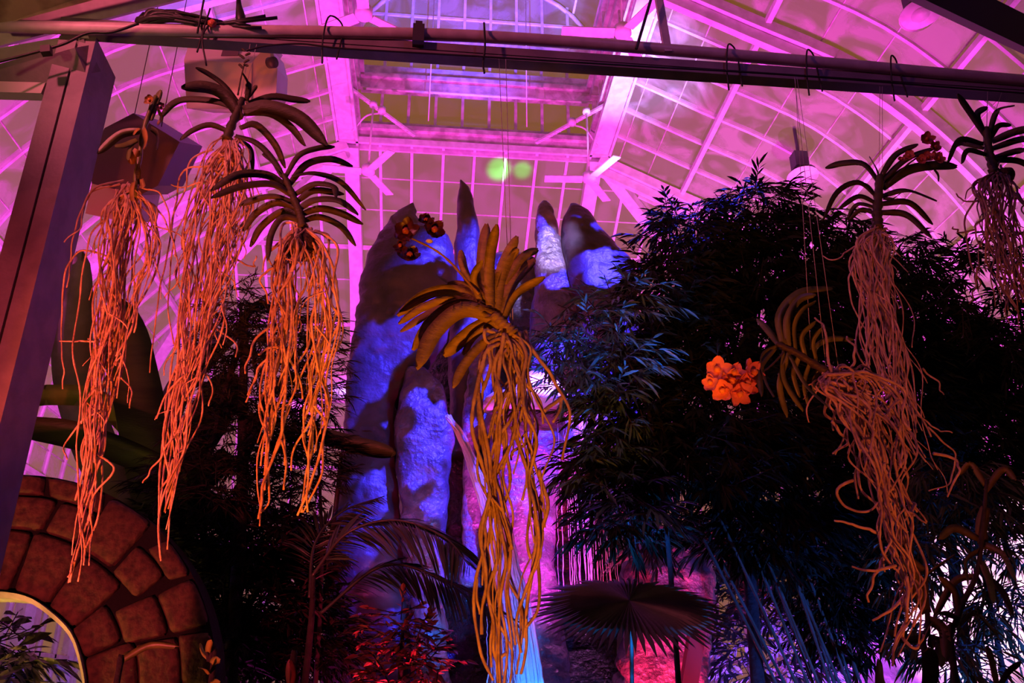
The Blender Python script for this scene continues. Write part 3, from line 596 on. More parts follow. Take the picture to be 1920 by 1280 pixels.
def flower(t, c, r, face, m, ml, seed=0, npet=5, cup=.35, lipm=True):
    rr = np.random.default_rng(seed); f = np.array(face, float); f /= np.linalg.norm(f); a = np.cross(f, (.1, .2, 1)); a /= np.linalg.norm(a); b = np.cross(f, a); k = MB(); rot = rr.uniform(0, 6.28)
    for i in range(npet):
        th = rot+i*2*math.pi/npet+rr.normal()*.12; d = a*math.cos(th)+b*math.sin(th); s_ = np.cross(f, d); nu, nv = 7, 6; V = []; wr = rr.uniform(.40, .56); L = r*rr.uniform(.85, 1.1)
        for u in range(nu):
            tu = u/(nu-1); wdt = wr*r*math.sin(math.pi*min(1, tu*.93+.06))**.55
            for v in range(nv):
                tv = v/(nv-1)*2-1; V.append(c+d*L*tu+s_*wdt*tv+f*r*(cup*tu*tu+.16*tv*tv*tu+.05*math.sin(tu*7+tv*4+i)))
        V = np.array(V); V2 = V-f*r*.05; n_ = nu*nv
        F = [[u*nv+v, u*nv+v+1, (u+1)*nv+v+1, (u+1)*nv+v] for u in range(nu-1) for v in range(nv-1)]; F2 = [[x+n_ for x in q[::-1]] for q in F]
        k.add(np.vstack([V, V2]), F+F2)
    o = k.build('flower', m, t, True)
    if lipm:
        k = MB(); k.add(*lathe_blob(c+f*r*.25, r*.26, (1, 1, 1), seed, .3, 10, 8)); k.build('lip', ml, o, True)
    return o
OG = 'bare-rooted hanging orchids'
# A: small orchid beside the column
YA = 2.86; A_ = thing('hanging_orchid', atY(250, 345, YA), 'small hanging orchid nearest the column, with short green and orange leaves and few petals', 'orchid', OG)
stem(A_, YA, [(252, 372), (256, 330), (262, 290), (268, 250), (280, 210), (292, 180)], 13, M['leafg'])
leafs(A_, YA, [([(264, 245), (225, 253), (183, 288)], 15), ([(258, 262), (235, 272), (216, 275)], 13), ([(282, 225), (291, 196), (302, 168)], 13), ([(250, 265), (243, 282), (240, 300)], 9)], M['leafg'], 1)
leafs(A_, YA-.02, [([(268, 240), (273, 262), (269, 278)], 15), ([(258, 280), (250, 295), (244, 307)], 15), ([(250, 340), (247, 358), (249, 375)], 13), ([(262, 240), (255, 246), (251, 252)], 9), ([(297, 205), (302, 222), (294, 234)], 8), ([(265, 335), (268, 348), (267, 352)], 9)], M['leafo'], 2)
leafs(A_, YA, [([(282, 240), (295, 252), (293, 280)], 12), ([(258, 345), (260, 315), (264, 295)], 10)], M['leaf'], 3)
flower(A_, atY(281, 188, YA-.03), .022, (-.3, -1, -.2), M['leafo'], M['lip'], 4); flower(A_, atY(300, 200, YA-.03), .018, (.3, -1, -.2), M['bloomd'], M['wlip'], 5)
roots(A_, YA, (240, 350), [([(225, 400), (215, 470), (205, 560), (190, 660), (180, 760), (170, 850), (158, 930), (150, 1010), (140, 1090)], [28, 30, 32, 34, 30, 26, 20, 12, 8], 34), ([(262, 400), (262, 470), (235, 560), (215, 660), (195, 750)], [22, 26, 22, 20, 18], 14)], 11)
stray(A_, YA, [[(232, 338), (190, 345), (160, 380), (150, 420), (122, 455)], [(225, 345), (175, 360), (148, 410), (135, 480), (125, 540)], [(200, 480), (150, 470), (118, 520), (112, 600), (118, 680), (112, 730)], [(195, 640), (150, 640), (105, 640)], [(262, 350), (300, 365), (318, 420), (330, 480)], [(190, 770), (150, 790), (125, 830), (120, 860)], [(180, 850), (210, 880), (175, 935), (170, 1000), (168, 1060)]], seed=3)
# B
YBp = 2.95; B_ = thing('hanging_orchid', atY(435, 255, YBp), 'dark-leaved hanging orchid in front of the cream heater unit, its roots brightest orange', 'orchid', OG)
stem(B_, YBp, [(425, 262), (432, 240), (445, 210), (455, 185)], 22, M['leaf']); stem(B_, YBp-.02, [(446, 178), (451, 150), (458, 120)], 4, M['leaf'], 'spike')
k = MB()
for (a, b) in (((455, 128), (447, 120)), ((457, 118), (468, 112)), ((458, 110), (448, 103)), ((460, 104), (470, 100)), ((459, 96), (452, 92)), ((456, 122), (466, 124))): strap(k, w3([a, ((a[0]+b[0])/2, (a[1]+b[1])/2-1), b], YBp-.02), .011)
k.build('spike_leaves', M['leaf'], B_, True)
leafs(B_, YBp, [([(452, 200), (420, 160), (390, 138), (367, 127)], 11), ([(452, 222), (420, 178), (385, 163), (340, 164)], 23), ([(444, 205), (405, 190), (350, 186), (322, 196), (300, 222)], 14), ([(462, 190), (466, 160), (455, 135)], 12), ([(466, 182), (475, 168), (482, 160)], 9), ([(462, 195), (510, 181), (550, 186), (582, 190)], 14), ([(455, 208), (500, 200), (560, 220), (612, 271)], 27), ([(456, 212), (505, 212), (545, 238), (572, 273)], 15), ([(450, 240), (480, 234), (515, 270), (535, 315)], 14), ([(440, 254), (475, 265), (500, 285), (530, 325)], 12), ([(432, 248), (395, 234), (362, 244), (338, 262)], 11), ([(446, 262), (470, 280), (474, 322)], 9)], M['leaf'], 12)
hang(B_, YBp, [((452, 180), (470, 78)), ((458, 176), (482, 80))])
roots(B_, YBp, (432, 262), [([(420, 300), (408, 350), (395, 430), (380, 510), (365, 600), (350, 690), (335, 770), (322, 850), (308, 940), (305, 1050)], [34, 48, 56, 48, 38, 30, 24, 18, 8, 4], 44), ([(440, 310), (450, 390), (425, 470), (395, 560), (375, 640)], [26, 26, 30, 26, 20], 18)], 13)
stray(B_, YBp, [[(395, 310), (345, 320), (330, 380), (318, 470), (300, 560), (290, 620), (285, 700)], [(400, 280), (360, 300), (345, 360), (325, 430), (335, 520), (310, 560)], [(430, 480), (470, 500), (480, 480)], [(420, 560), (395, 590), (410, 650)], [(345, 780), (300, 860), (268, 905)], [(325, 860), (300, 930), (296, 1000)], [(390, 340), (345, 350), (318, 345)]], seed=4)
# C
YC = 2.8; C_ = thing('hanging_orchid', atY(566, 430, YC), 'third hanging orchid from the left, fountain of arching leaves over a round root ball', 'orchid', OG)
stem(C_, YC, [(568, 428), (562, 400), (548, 365), (532, 328)], 20, M['leaf'])
leafs(C_, YC, [([(530, 332), (515, 305), (492, 287)], 13), ([(535, 332), (560, 292), (595, 278), (628, 275)], 11), ([(543, 345), (575, 308), (620, 298), (662, 312)], 14), ([(548, 330), (590, 325), (640, 342), (686, 394)], 11), ([(552, 365), (590, 345), (625, 350), (630, 370)], 13), ([(556, 378), (590, 357), (645, 364)], 13), ([(560, 392), (590, 375), (635, 376), (671, 402)], 15), ([(564, 402), (600, 391), (640, 400), (680, 420)], 13), ([(568, 414), (600, 407), (640, 425), (667, 461)], 12), ([(538, 350), (500, 328), (445, 328), (395, 358)], 15), ([(545, 365), (510, 345), (450, 350), (396, 371)], 14), ([(549, 378), (505, 368), (452, 385)], 11), ([(555, 388), (515, 368), (470, 375), (448, 386)], 12), ([(560, 398), (520, 380), (480, 400), (456, 434)], 13), ([(562, 406), (530, 396), (490, 425), (469, 463)], 13), ([(566, 414), (530, 408), (508, 440), (502, 488)], 12)], M['leaf'], 21)
k = MB(); k.add(*lathe_blob(atY(566, 462, YC+.02), .056, (1, 1, 1.0), 7, .15)); k.build('root_ball', M['ball'], C_, True)
roots(C_, YC, (564, 425), [([(545, 460), (540, 520), (540, 580), (530, 650), (520, 720), (512, 790), (500, 860), (492, 920), (486, 975)], [28, 32, 34, 28, 20, 15, 13, 10, 6], 24), ([(590, 460), (600, 520), (608, 600), (600, 680), (590, 760), (582, 830), (578, 900), (560, 975)], [24, 28, 28, 28, 24, 18, 14, 12], 20)], 22, .0042)
stray(C_, YC, [[(560, 418), (530, 420), (524, 470), (518, 540), (505, 600), (510, 700)], [(565, 430), (555, 480), (552, 560), (555, 640)], [(590, 432), (618, 440), (622, 470), (610, 500), (616, 560)], [(520, 500), (490, 520), (505, 570)], [(530, 640), (490, 680), (462, 740)], [(520, 600), (480, 640), (460, 700)], [(620, 560), (635, 610), (600, 680), (612, 760)], [(590, 760), (612, 800), (600, 900), (570, 960)]], .0045, seed=6)
# D central
YD = 2.55; D_ = thing('hanging_orchid', atY(950, 625, YD), 'large central hanging orchid with wide amber-lit leaves and a maroon flower spray', 'orchid', OG)
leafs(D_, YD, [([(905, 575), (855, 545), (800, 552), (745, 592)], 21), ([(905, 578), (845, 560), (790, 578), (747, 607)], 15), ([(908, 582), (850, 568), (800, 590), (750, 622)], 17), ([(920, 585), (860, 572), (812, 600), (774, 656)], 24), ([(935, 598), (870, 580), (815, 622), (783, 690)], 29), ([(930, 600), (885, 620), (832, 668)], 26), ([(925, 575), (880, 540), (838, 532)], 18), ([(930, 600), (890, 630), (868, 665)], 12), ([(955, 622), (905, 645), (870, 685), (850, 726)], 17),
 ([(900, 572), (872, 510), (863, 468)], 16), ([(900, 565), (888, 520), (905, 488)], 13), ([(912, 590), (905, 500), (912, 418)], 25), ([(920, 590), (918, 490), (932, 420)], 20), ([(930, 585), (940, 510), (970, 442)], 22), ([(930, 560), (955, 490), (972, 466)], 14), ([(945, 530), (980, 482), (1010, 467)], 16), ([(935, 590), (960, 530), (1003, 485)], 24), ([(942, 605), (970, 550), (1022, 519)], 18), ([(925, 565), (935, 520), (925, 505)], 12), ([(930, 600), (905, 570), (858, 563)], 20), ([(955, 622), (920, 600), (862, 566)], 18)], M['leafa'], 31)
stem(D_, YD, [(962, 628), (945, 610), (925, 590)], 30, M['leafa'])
stem(D_, YD-.03, [(898, 552), (870, 520), (845, 492), (815, 468), (768, 445)], 6, M['leafo'], 'flower_spike')
for (x, y, r, f, s_) in ((762, 435, .046, (-.2, -1, -.1), 1), (812, 432, .042, (.5, -1, 0), 2), (768, 482, .042, (0, -1, .5), 3), (752, 462, .026, (-.6, -1, .3), 5), (798, 415, .03, (.2, -1, .4), 4)): flower(D_, atY(x, y, YD-.04), r, f, M['bloomd'], M['lipd'], s_)
k = MB(); k.add(*lathe_blob(atY(805, 452, YD-.06), .010, (1.2, 1, .6), 7, .15, 8, 6)); k.build('bud', M['wlip'], D_, True)
hang(D_, YD, [((958, 620), (935, 98)), ((962, 622), (948, 99))])
roots(D_, YD, (950, 628), [([(940, 650), (932, 700), (935, 760), (932, 830), (925, 900), (932, 970), (935, 1040), (925, 1110), (935, 1200), (945, 1290)], [24, 38, 38, 20, 18, 18, 22, 28, 24, 14], 17), ([(985, 660), (1000, 730), (1005, 800), (1005, 880), (1015, 950), (1010, 1040), (985, 1120), (980, 1220)], [20, 26, 26, 22, 22, 18, 16, 14], 10)], 32, .0050, branch=.5)
stray(D_, YD, [[(945, 625), (932, 700), (936, 800), (930, 920), (950, 1040), (940, 1150), (945, 1290)], [(985, 620), (1000, 660), (1040, 715), (1064, 770), (1055, 862)], [(940, 630), (905, 618), (912, 640), (945, 650)], [(905, 660), (900, 760), (920, 900), (905, 1000), (915, 1120), (925, 1200), (928, 1240)], [(1010, 880), (1030, 950), (1005, 1040), (1012, 1120), (985, 1175)], [(960, 800), (990, 900), (1005, 1000), (985, 1100), (985, 1180), (975, 1260)], [(1020, 770), (1055, 745), (1040, 790)]], .0062, seed=8)
# E right
YE = 2.95; E_ = thing('hanging_orchid', atY(1645, 420, YE), 'hanging orchid with dark arching leaves and rust-red blooms, roots hanging before the tree', 'orchid', OG)
stem(E_, YE, [(1645, 428), (1645, 390), (1650, 330)], 26, M['leaf'])
leafs(E_, YE, [([(1650, 345), (1620, 308), (1580, 306), (1547, 315)], 14), ([(1650, 335), (1642, 312), (1631, 293)], 10), ([(1652, 330), (1680, 290), (1722, 270)], 13), ([(1655, 338), (1700, 298), (1756, 276)], 13), ([(1655, 352), (1700, 320), (1750, 310), (1796, 312)], 20), ([(1645, 370), (1610, 342), (1570, 360), (1543, 413)], 11), ([(1645, 372), (1625, 345), (1600, 340)], 9), ([(1645, 382), (1610, 368), (1572, 392)], 10), ([(1645, 390), (1608, 383), (1588, 412)], 9), ([(1645, 402), (1615, 393), (1590, 415)], 9), ([(1652, 368), (1700, 357), (1757, 376)], 12), ([(1652, 382), (1705, 380), (1749, 421)], 13), ([(1650, 398), (1700, 403), (1747, 446)], 13), ([(1655, 372), (1675, 372), (1690, 362)], 7), ([(1752, 318), (1759, 328), (1760, 341)], 6)], M['leaf'], 41)
stem(E_, YE-.02, [(1665, 345), (1700, 310), (1735, 285)], 5, M['leaf'], 'flower_spike')
for (x, y, r, s_) in ((1737, 262, .034, 1), (1752, 276, .03, 2), (1758, 298, .034, 3), (1740, 296, .03, 4), (1704, 293, .026, 5), (1727, 300, .024, 6), (1690, 300, .02, 7)): flower(E_, atY(x, y, YE-.05), r, (random.uniform(-.5, .5), -1, random.uniform(-.2, .6)), M['bloomr'], M['lipd'], s_)
roots(E_, YE, (1645, 428), [([(1640, 455), (1638, 500), (1648, 560), (1662, 630), (1678, 700), (1698, 770), (1715, 830), (1745, 880)], [38, 42, 42, 40, 40, 34, 28, 30], 46)], 42, .0040, branch=.5)
stray(E_, YE, [[(1620, 450), (1590, 470), (1565, 485), (1545, 480)], [(1600, 500), (1590, 540), (1615, 600), (1640, 650)], [(1740, 800), (1790, 850), (1780, 900), (1740, 920)], [(1730, 690), (1760, 720), (1768, 740)], [(1700, 760), (1750, 800), (1785, 812)], [(1640, 650), (1615, 700), (1610, 740)]], seed=9)
hang(E_, YE, [((1648, 330), (1650, 150)), ((1655, 330), (1654, 150))])
# F sideways
YFp = 2.7; F_ = thing('hanging_orchid', atY(1560, 700, YFp), 'hanging orchid tipped on its side with olive leaves and salmon blooms before the dark tree', 'orchid', OG)
stem(F_, YFp, [(1560, 702), (1530, 685), (1490, 660), (1455, 645)], 18, M['leaf'])
leafs(F_, YFp, [([(1462, 648), (1442, 622), (1420, 597)], 14), ([(1468, 648), (1462, 590), (1500, 548), (1562, 540)], 16), ([(1478, 652), (1476, 600), (1498, 562), (1530, 552)], 14), ([(1492, 658), (1490, 610), (1505, 580), (1530, 565)], 12), ([(1510, 668), (1504, 630), (1530, 602)], 10), ([(1530, 680), (1530, 650), (1560, 635), (1602, 637)], 11), ([(1460, 648), (1430, 668), (1434, 710), (1452, 743)], 13), ([(1470, 655), (1470, 710), (1506, 771)], 13), ([(1480, 660), (1462, 720), (1476, 782)], 12), ([(1500, 665), (1488, 700), (1500, 745)], 11), ([(1520, 675), (1508, 720), (1516, 762)], 10), ([(1540, 690), (1525, 715), (1530, 742)], 9), ([(1480, 665), (1510, 720), (1552, 762)], 10), ([(1455, 650), (1425, 690), (1428, 742)], 11), ([(1530, 672), (1525, 640), (1540, 615)], 9)], M['leafg'], 51)
stem(F_, YFp-.03, [(1470, 660), (1440, 690), (1400, 712)], 5, M['leaf'], 'flower_spike')
for (x, y, r, s_, f) in ((1345, 695, .046, 1, (-.3, -1, .1)), (1375, 702, .044, 2, (0, -1, .4)), (1410, 700, .046, 3, (.5, -1, .1)), (1355, 732, .040, 4, (-.5, -1, -.3)), (1385, 738, .044, 5, (.2, -1, -.4)), (1370, 716, .044, 6, (0, -1, 0)), (1398, 720, .044, 7, (.4, -1, -.1)), (1333, 718, .032, 8, (-.8, -1, 0))): flower(F_, atY(x, y, YFp-.06), r*1.0, f, M['bloom'], M['lip'], s_)
hang(F_, YFp, [((1550, 700), (1488, 130)), ((1520, 655), (1490, 130)), ((1572, 690), (1492, 130))])
roots(F_, YFp, (1558, 700), [([(1560, 720), (1590, 750), (1630, 790), (1650, 850), (1665, 910), (1685, 970), (1700, 1040), (1712, 1090), (1705, 1150), (1680, 1240)], [20, 46, 52, 46, 40, 34, 26, 18, 14, 6], 36), ([(1580, 700), (1620, 700), (1660, 730), (1670, 800), (1660, 880)], [10, 22, 36, 40, 40], 18)], 52, .0046, branch=.8, kink=.014)
stray(F_, YFp, [[(1560, 700), (1548, 660), (1545, 620), (1530, 595)], [(1590, 700), (1605, 660), (1590, 632)], [(1600, 900), (1575, 915), (1585, 950), (1625, 960), (1650, 940)], [(1650, 1000), (1610, 985), (1568, 975)], [(1680, 1060), (1640, 1070), (1602, 1062)], [(1660, 1040), (1640, 1080), (1625, 1130)], [(1700, 1110), (1670, 1145), (1635, 1162)], [(1690, 1190), (1720, 1215), (1735, 1190)], [(1700, 1080), (1700, 1160), (1680, 1200), (1672, 1250)], [(1560, 790), (1590, 830), (1560, 850)], [(1700, 840), (1690, 900), (1720, 960)], [(1750, 850), (1790, 860), (1795, 880), (1775, 930)]], .0050, seed=10)
# G far right
YG = 2.75; G_ = thing('hanging_orchid', atY(1868, 315, YG), 'black-leaved hanging orchid at the top right edge with dark purple roots', 'orchid', OG)
stem(G_, YG, [(1865, 325), (1855, 285), (1848, 240)], 24, M['leaf'])
leafs(G_, YG, [([(1852, 260), (1822, 215), (1795, 176)], 16), ([(1846, 250), (1832, 215), (1852, 200)], 14), ([(1855, 250), (1870, 208), (1902, 197)], 12), ([(1858, 258), (1872, 236), (1897, 234)], 12), ([(1845, 270), (1800, 262), (1776, 306)], 12), ([(1845, 278), (1805, 270), (1780, 285)], 10), ([(1850, 290), (1815, 282), (1803, 306)], 11), ([(1860, 265), (1900, 248), (1935, 240)], 16), ([(1862, 278), (1910, 262), (1940, 262)], 14), ([(1865, 295), (1915, 282), (1950, 290)], 13), ([(1862, 300), (1910, 302), (1950, 325)], 13)], M['leaf'], 61)
k = MB(); k.add(*lathe_blob(atY(1880, 330, YG+.02), .045, (1.2, 1, .6), 17, .25)); k.build('root_ball', M['ball'], G_, True)
roots(G_, YG, (1872, 320), [([(1870, 345), (1875, 400), (1885, 460), (1900, 520), (1910, 580)], [36, 36, 30, 28, 20], 38)], 62, .0036, M['rootd'], branch=.7)
stray(G_, YG, [[(1850, 330), (1815, 400), (1808, 450), (1832, 520), (1838, 540)], [(1832, 500), (1825, 540), (1818, 570)], [(1850, 370), (1820, 378), (1792, 362)], [(1850, 400), (1830, 430), (1842, 470)], [(1830, 430), (1800, 435), (1782, 425)]], .0038, M['rootd'], seed=12)
hang(G_, YG, [((1850, 240), (1852, 165)), ((1856, 240), (1880, 168))])
# ================================================================ FOLIAGE
def leaves(base, dirs, L, wr, face=None, fold=.12, rr=rng):
    """many pointed leaves in one mesh: base points, unit directions, lengths"""
    n_ = len(base); d = dirs/(np.linalg.norm(dirs, axis=1)[:, None]+1e-9); ref = rr.normal(size=(n_, 3))*.5+np.array([0, 0, 1.0]) if face is None else face
    s_ = np.cross(d, ref); s_ /= np.linalg.norm(s_, axis=1)[:, None]+1e-9; up = np.cross(s_, d); L = L[:, None]; w = L*wr/2
    dr = np.array([0, 0, -1.0])
    p0 = base; p1 = base+d*L*.33+dr*L*.02; p2 = base+d*L*.68+dr*L*.08; p3 = base+d*L+dr*L*.2
    V = np.stack([p0, p1-s_*w+up*w*fold, p1-up*w*fold*2, p1+s_*w+up*w*fold, p2-s_*w*.8, p2-up*w*fold*2, p2+s_*w*.8, p3], 1).reshape(-1, 3)
    pat = [[0, 2, 1], [0, 3, 2], [1, 2, 5, 4], [2, 3, 6, 5], [4, 5, 7], [5, 6, 7]]
    F = []
    for i in range(n_):
        o = i*8; F += [[v+o for v in f] for f in pat]
    return V, F
def sprays(blobs, per, L, wr, seed, droop=.35, twig=None, spread=1.0, flat=1.0):
    """blobs: (px, py, rx, ry, Y, count). each spray is a fan of leaves on a twig"""
    rr = np.random.default_rng(seed); B = []; D = []; LL = []
    for (x, y, rx, ry, Y, cnt) in blobs:
        for c in range(cnt):
            u = rr.normal(size=3); u /= np.linalg.norm(u); q = rr.uniform(.25, 1)**.5
            c0 = atY(x+u[0]*rx*q, y-u[2]*ry*q, Y+u[1]*q*rx*Y/FPX*.8)
            h = np.array([u[0]+rr.normal()*.5, u[1]+rr.normal()*.5, .25*u[2]+rr.normal()*.3-droop*.4]); h /= np.linalg.norm(h)
            sd = np.cross(h, (0, 0, 1)); sd /= np.linalg.norm(sd)+1e-9; tl = L*rr.uniform(.8, 1.8)
            if twig is not None: twig.tube([c0-h*tl*.5, c0+h*tl*.3, c0+h*tl], .0035, 3, False)
            for j in range(per):
                s_ = (j/(per-1)); a = (rr.uniform(.5, 1.1) if j % 2 else -rr.uniform(.5, 1.1))*(1.15-s_)*spread
                dd = h*math.cos(a)+sd*math.sin(a)*flat+np.array([0, 0, -droop*rr.uniform(.3, 1.2)])+rr.normal(size=3)*.12
                B.append(c0+h*tl*s_); D.append(dd); LL.append(L*rr.uniform(.65, 1.25)*(1-.25*abs(s_-.5)))
    return np.array(B), np.array(D), np.array(LL), wr
def tree(name, label, cat, base, trunk, blobs, per, L, wr, seed, m, group=None, droop=.35, sub=None, bark=None, spread=1.0, partname='foliage', branches=True):
    t = thing(name, base, label, cat, group); tw = MB()
    B, D, LL, wr = sprays(blobs, per, L, wr, seed, droop, tw, spread)
    V, F = leaves(B, D, LL, wr, rr=np.random.default_rng(seed)); obj(partname, V, F, m, t)
    tw.build('twigs', bark or M['bark'], t)
    rr = np.random.default_rng(seed+1); top = np.array(trunk[-1]); k = MB(); TP = spline(trunk, 14); k.tube(TP, np.linspace(.045, .022, 14)*(1 if branches else .4), 8); k.build('trunk', bark or M['bark'], t, True)
    if branches:
        k = MB()
        for (x, y, rx, ry, Y, cnt) in blobs:
            e = atY(x, y, Y); s0 = TP[rr.integers(6, 14)]; k.tube(spline([s0, (s0+e)/2+np.array([0, 0, .15]), e], 10), np.linspace(.03, .008, 10), 5)
        k.build('branches', bark or M['bark'], t, True)
    return t
Z0 = lambda x, Y: np.array([atY(x, 1200, Y)[0], Y, 0])
tree('evergreen_tree', 'tall black-green tree with pointed leaves, its crown right of the rock pillars', 'tree', Z0(1400, 5.3), [Z0(1400, 5.3), atY(1400, 1000, 5.3), atY(1410, 800, 5.3), atY(1400, 600, 5.3), atY(1400, 460, 5.3)],
 [(1420, 400, 85, 60, 5.3, 120), (1300, 440, 90, 60, 5.2, 120), (1440, 500, 150, 90, 5.3, 260), (1270, 540, 90, 80, 5.1, 150), (1540, 460, 90, 70, 5.4, 130), (1400, 620, 190, 110, 5.3, 420), (1560, 590, 110, 100, 5.4, 220), (1230, 640, 90, 80, 5.0, 110), (1380, 760, 220, 110, 5.2, 480), (1180, 760, 90, 90, 4.9, 90), (1300, 850, 200, 90, 5.1, 330), (1500, 880, 190, 110, 5.3, 360), (1150, 880, 90, 70, 4.9, 70), (1450, 990, 160, 70, 5.4, 200), (1180, 980, 80, 60, 4.9, 55)], 9, .13, .17, 101, M['dleaf'], 'large leafy trees', droop=.45)
tree('evergreen_tree', 'dark leafy tree filling the right side behind the two right orchids', 'tree', Z0(1780, 5.9), [Z0(1780, 5.9), atY(1780, 1000, 5.9), atY(1770, 800, 5.9), atY(1760, 600, 5.9)],
 [(1700, 480, 60, 50, 5.8, 60), (1690, 560, 110, 90, 5.8, 200), (1760, 650, 130, 90, 5.9, 300), (1860, 700, 110, 80, 5.9, 260), (1700, 740, 150, 110, 5.8, 330), (1840, 800, 140, 90, 5.9, 380), (1650, 880, 120, 110, 5.8, 260), (1600, 980, 130, 90, 5.8, 230), (1850, 900, 100, 60, 5.9, 110), (1580, 1090, 120, 70, 5.9, 160), (1600, 1180, 110, 60, 5.9, 90)], 9, .13, .17, 102, M['dleaf'], 'large leafy trees', droop=.45)
tree('bamboo_spray', 'loose black bamboo sprays against the pink glass at the right edge', 'bamboo', Z0(1960, 4.6), [Z0(1960, 4.6), atY(1960, 900, 4.6), atY(1900, 500, 4.6)],
 [(1790, 500, 50, 40, 4.6, 16), (1860, 470, 60, 40, 4.6, 16), (1890, 540, 50, 50, 4.6, 16), (1820, 570, 70, 30, 4.6, 14), (1900, 620, 60, 40, 4.6, 40)], 8, .12, .15, 103, M['dleaf'], droop=.1, branches=False)
tree('bamboo_spray', 'blue-lit leafy sprays hanging in front of the right rock pillars', 'bamboo', Z0(1260, 4.7), [Z0(1260, 4.7), atY(1240, 900, 4.7), atY(1150, 600, 4.7)],
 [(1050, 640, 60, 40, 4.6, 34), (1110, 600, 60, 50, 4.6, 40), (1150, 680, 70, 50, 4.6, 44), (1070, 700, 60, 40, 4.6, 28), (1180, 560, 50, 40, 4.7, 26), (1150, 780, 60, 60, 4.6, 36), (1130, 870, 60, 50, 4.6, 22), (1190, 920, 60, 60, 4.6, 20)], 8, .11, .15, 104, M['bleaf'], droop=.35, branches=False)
tree('drooping_bamboo', 'drooping black bamboo leaves in front of the bright lower right wall', 'bamboo', Z0(1850, 4.4), [Z0(1850, 4.4), atY(1850, 1100, 4.4), atY(1800, 900, 4.4)],
 [(1780, 900, 80, 50, 4.4, 50), (1850, 940, 90, 50, 4.4, 60), (1740, 980, 50, 60, 4.4, 30), (1900, 1010, 60, 50, 4.4, 44), (1850, 1140, 50, 40, 4.4, 26), (1900, 1130, 40, 60, 4.4, 26), (1780, 1060, 50, 40, 4.4, 16), (1700, 1050, 40, 60, 4.4, 26), (1760, 1200, 60, 50, 4.4, 26), (1820, 1250, 60, 30, 4.4, 20)], 8, .12, .13, 105, M['mleaf'], droop=.8, branches=False)
tree('leafy_shrub', 'violet-lit tangle of shrubs behind the leaning bamboo culms', 'shrub', Z0(1450, 7.6), [Z0(1450, 7.6), atY(1450, 1200, 7.6)],
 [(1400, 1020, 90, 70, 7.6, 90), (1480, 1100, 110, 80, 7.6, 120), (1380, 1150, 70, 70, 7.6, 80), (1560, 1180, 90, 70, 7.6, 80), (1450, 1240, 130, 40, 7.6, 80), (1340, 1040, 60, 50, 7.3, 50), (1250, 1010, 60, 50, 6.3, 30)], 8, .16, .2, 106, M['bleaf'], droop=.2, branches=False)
tree('feathery_shrub', 'dark feathery shrub below the third hanging orchid', 'shrub', Z0(470, 5.2), [Z0(470, 5.2), atY(450, 1000, 5.2), atY(455, 760, 5.2), atY(460, 590, 5.2)],
 [(450, 570, 50, 40, 5.2, 50), (440, 640, 80, 50, 5.2, 80), (520, 620, 70, 60, 5.2, 60), (480, 720, 110, 70, 5.2, 150), (590, 700, 60, 90, 5.3, 90), (600, 620, 40, 40, 5.3, 26), (460, 820, 140, 80, 5.2, 260), (560, 860, 90, 90, 5.2, 180), (380, 900, 120, 60, 5.1, 170)], 12, .085, .10, 107, M['fern'], droop=.05, spread=1.2)
tree('dense_bush', 'nearly black bush filling the lower left behind the stone arch', 'bush', Z0(430, 5.6), [Z0(430, 5.6), atY(420, 1250, 5.6), atY(420, 1050, 5.6)],
 [(340, 990, 110, 50, 5.7, 180), (450, 1000, 160, 80, 5.6, 380), (300, 1090, 110, 80, 5.8, 260), (480, 1120, 160, 90, 5.6, 460), (400, 1220, 160, 70, 5.6, 380), (570, 1200, 100, 80, 5.6, 220), (560, 1040, 60, 80, 5.6, 120)], 10, .10, .18, 108, M['fern'], droop=.15, spread=1.1)
tree('red_lit_plant', 'small glossy plant lit red and pink at the bottom centre', 'plant', Z0(760, 4.6), [Z0(760, 4.6), atY(750, 1290, 4.6), atY(755, 1180, 4.6)],
 [(740, 1170, 70, 40, 4.6, 20), (780, 1210, 60, 40, 4.6, 30), (740, 1250, 70, 40, 4.6, 34), (800, 1250, 40, 30, 4.6, 16)], 6, .07, .35, 109, M['reddened'], droop=0, branches=False)
tree('striped_plant', 'purple and cyan lit leaves seen through the stone arch', 'plant', Z0(30, 5.2), [Z0(30, 5.2), atY(30, 1290, 5.2), atY(20, 1230, 5.2)],
 [(10, 1200, 40, 30, 5.2, 14), (30, 1250, 50, 30, 5.2, 22), (-10, 1260, 50, 30, 5.2, 14)], 6, .16, .28, 110, M['violetleaf'], droop=.3, branches=False)
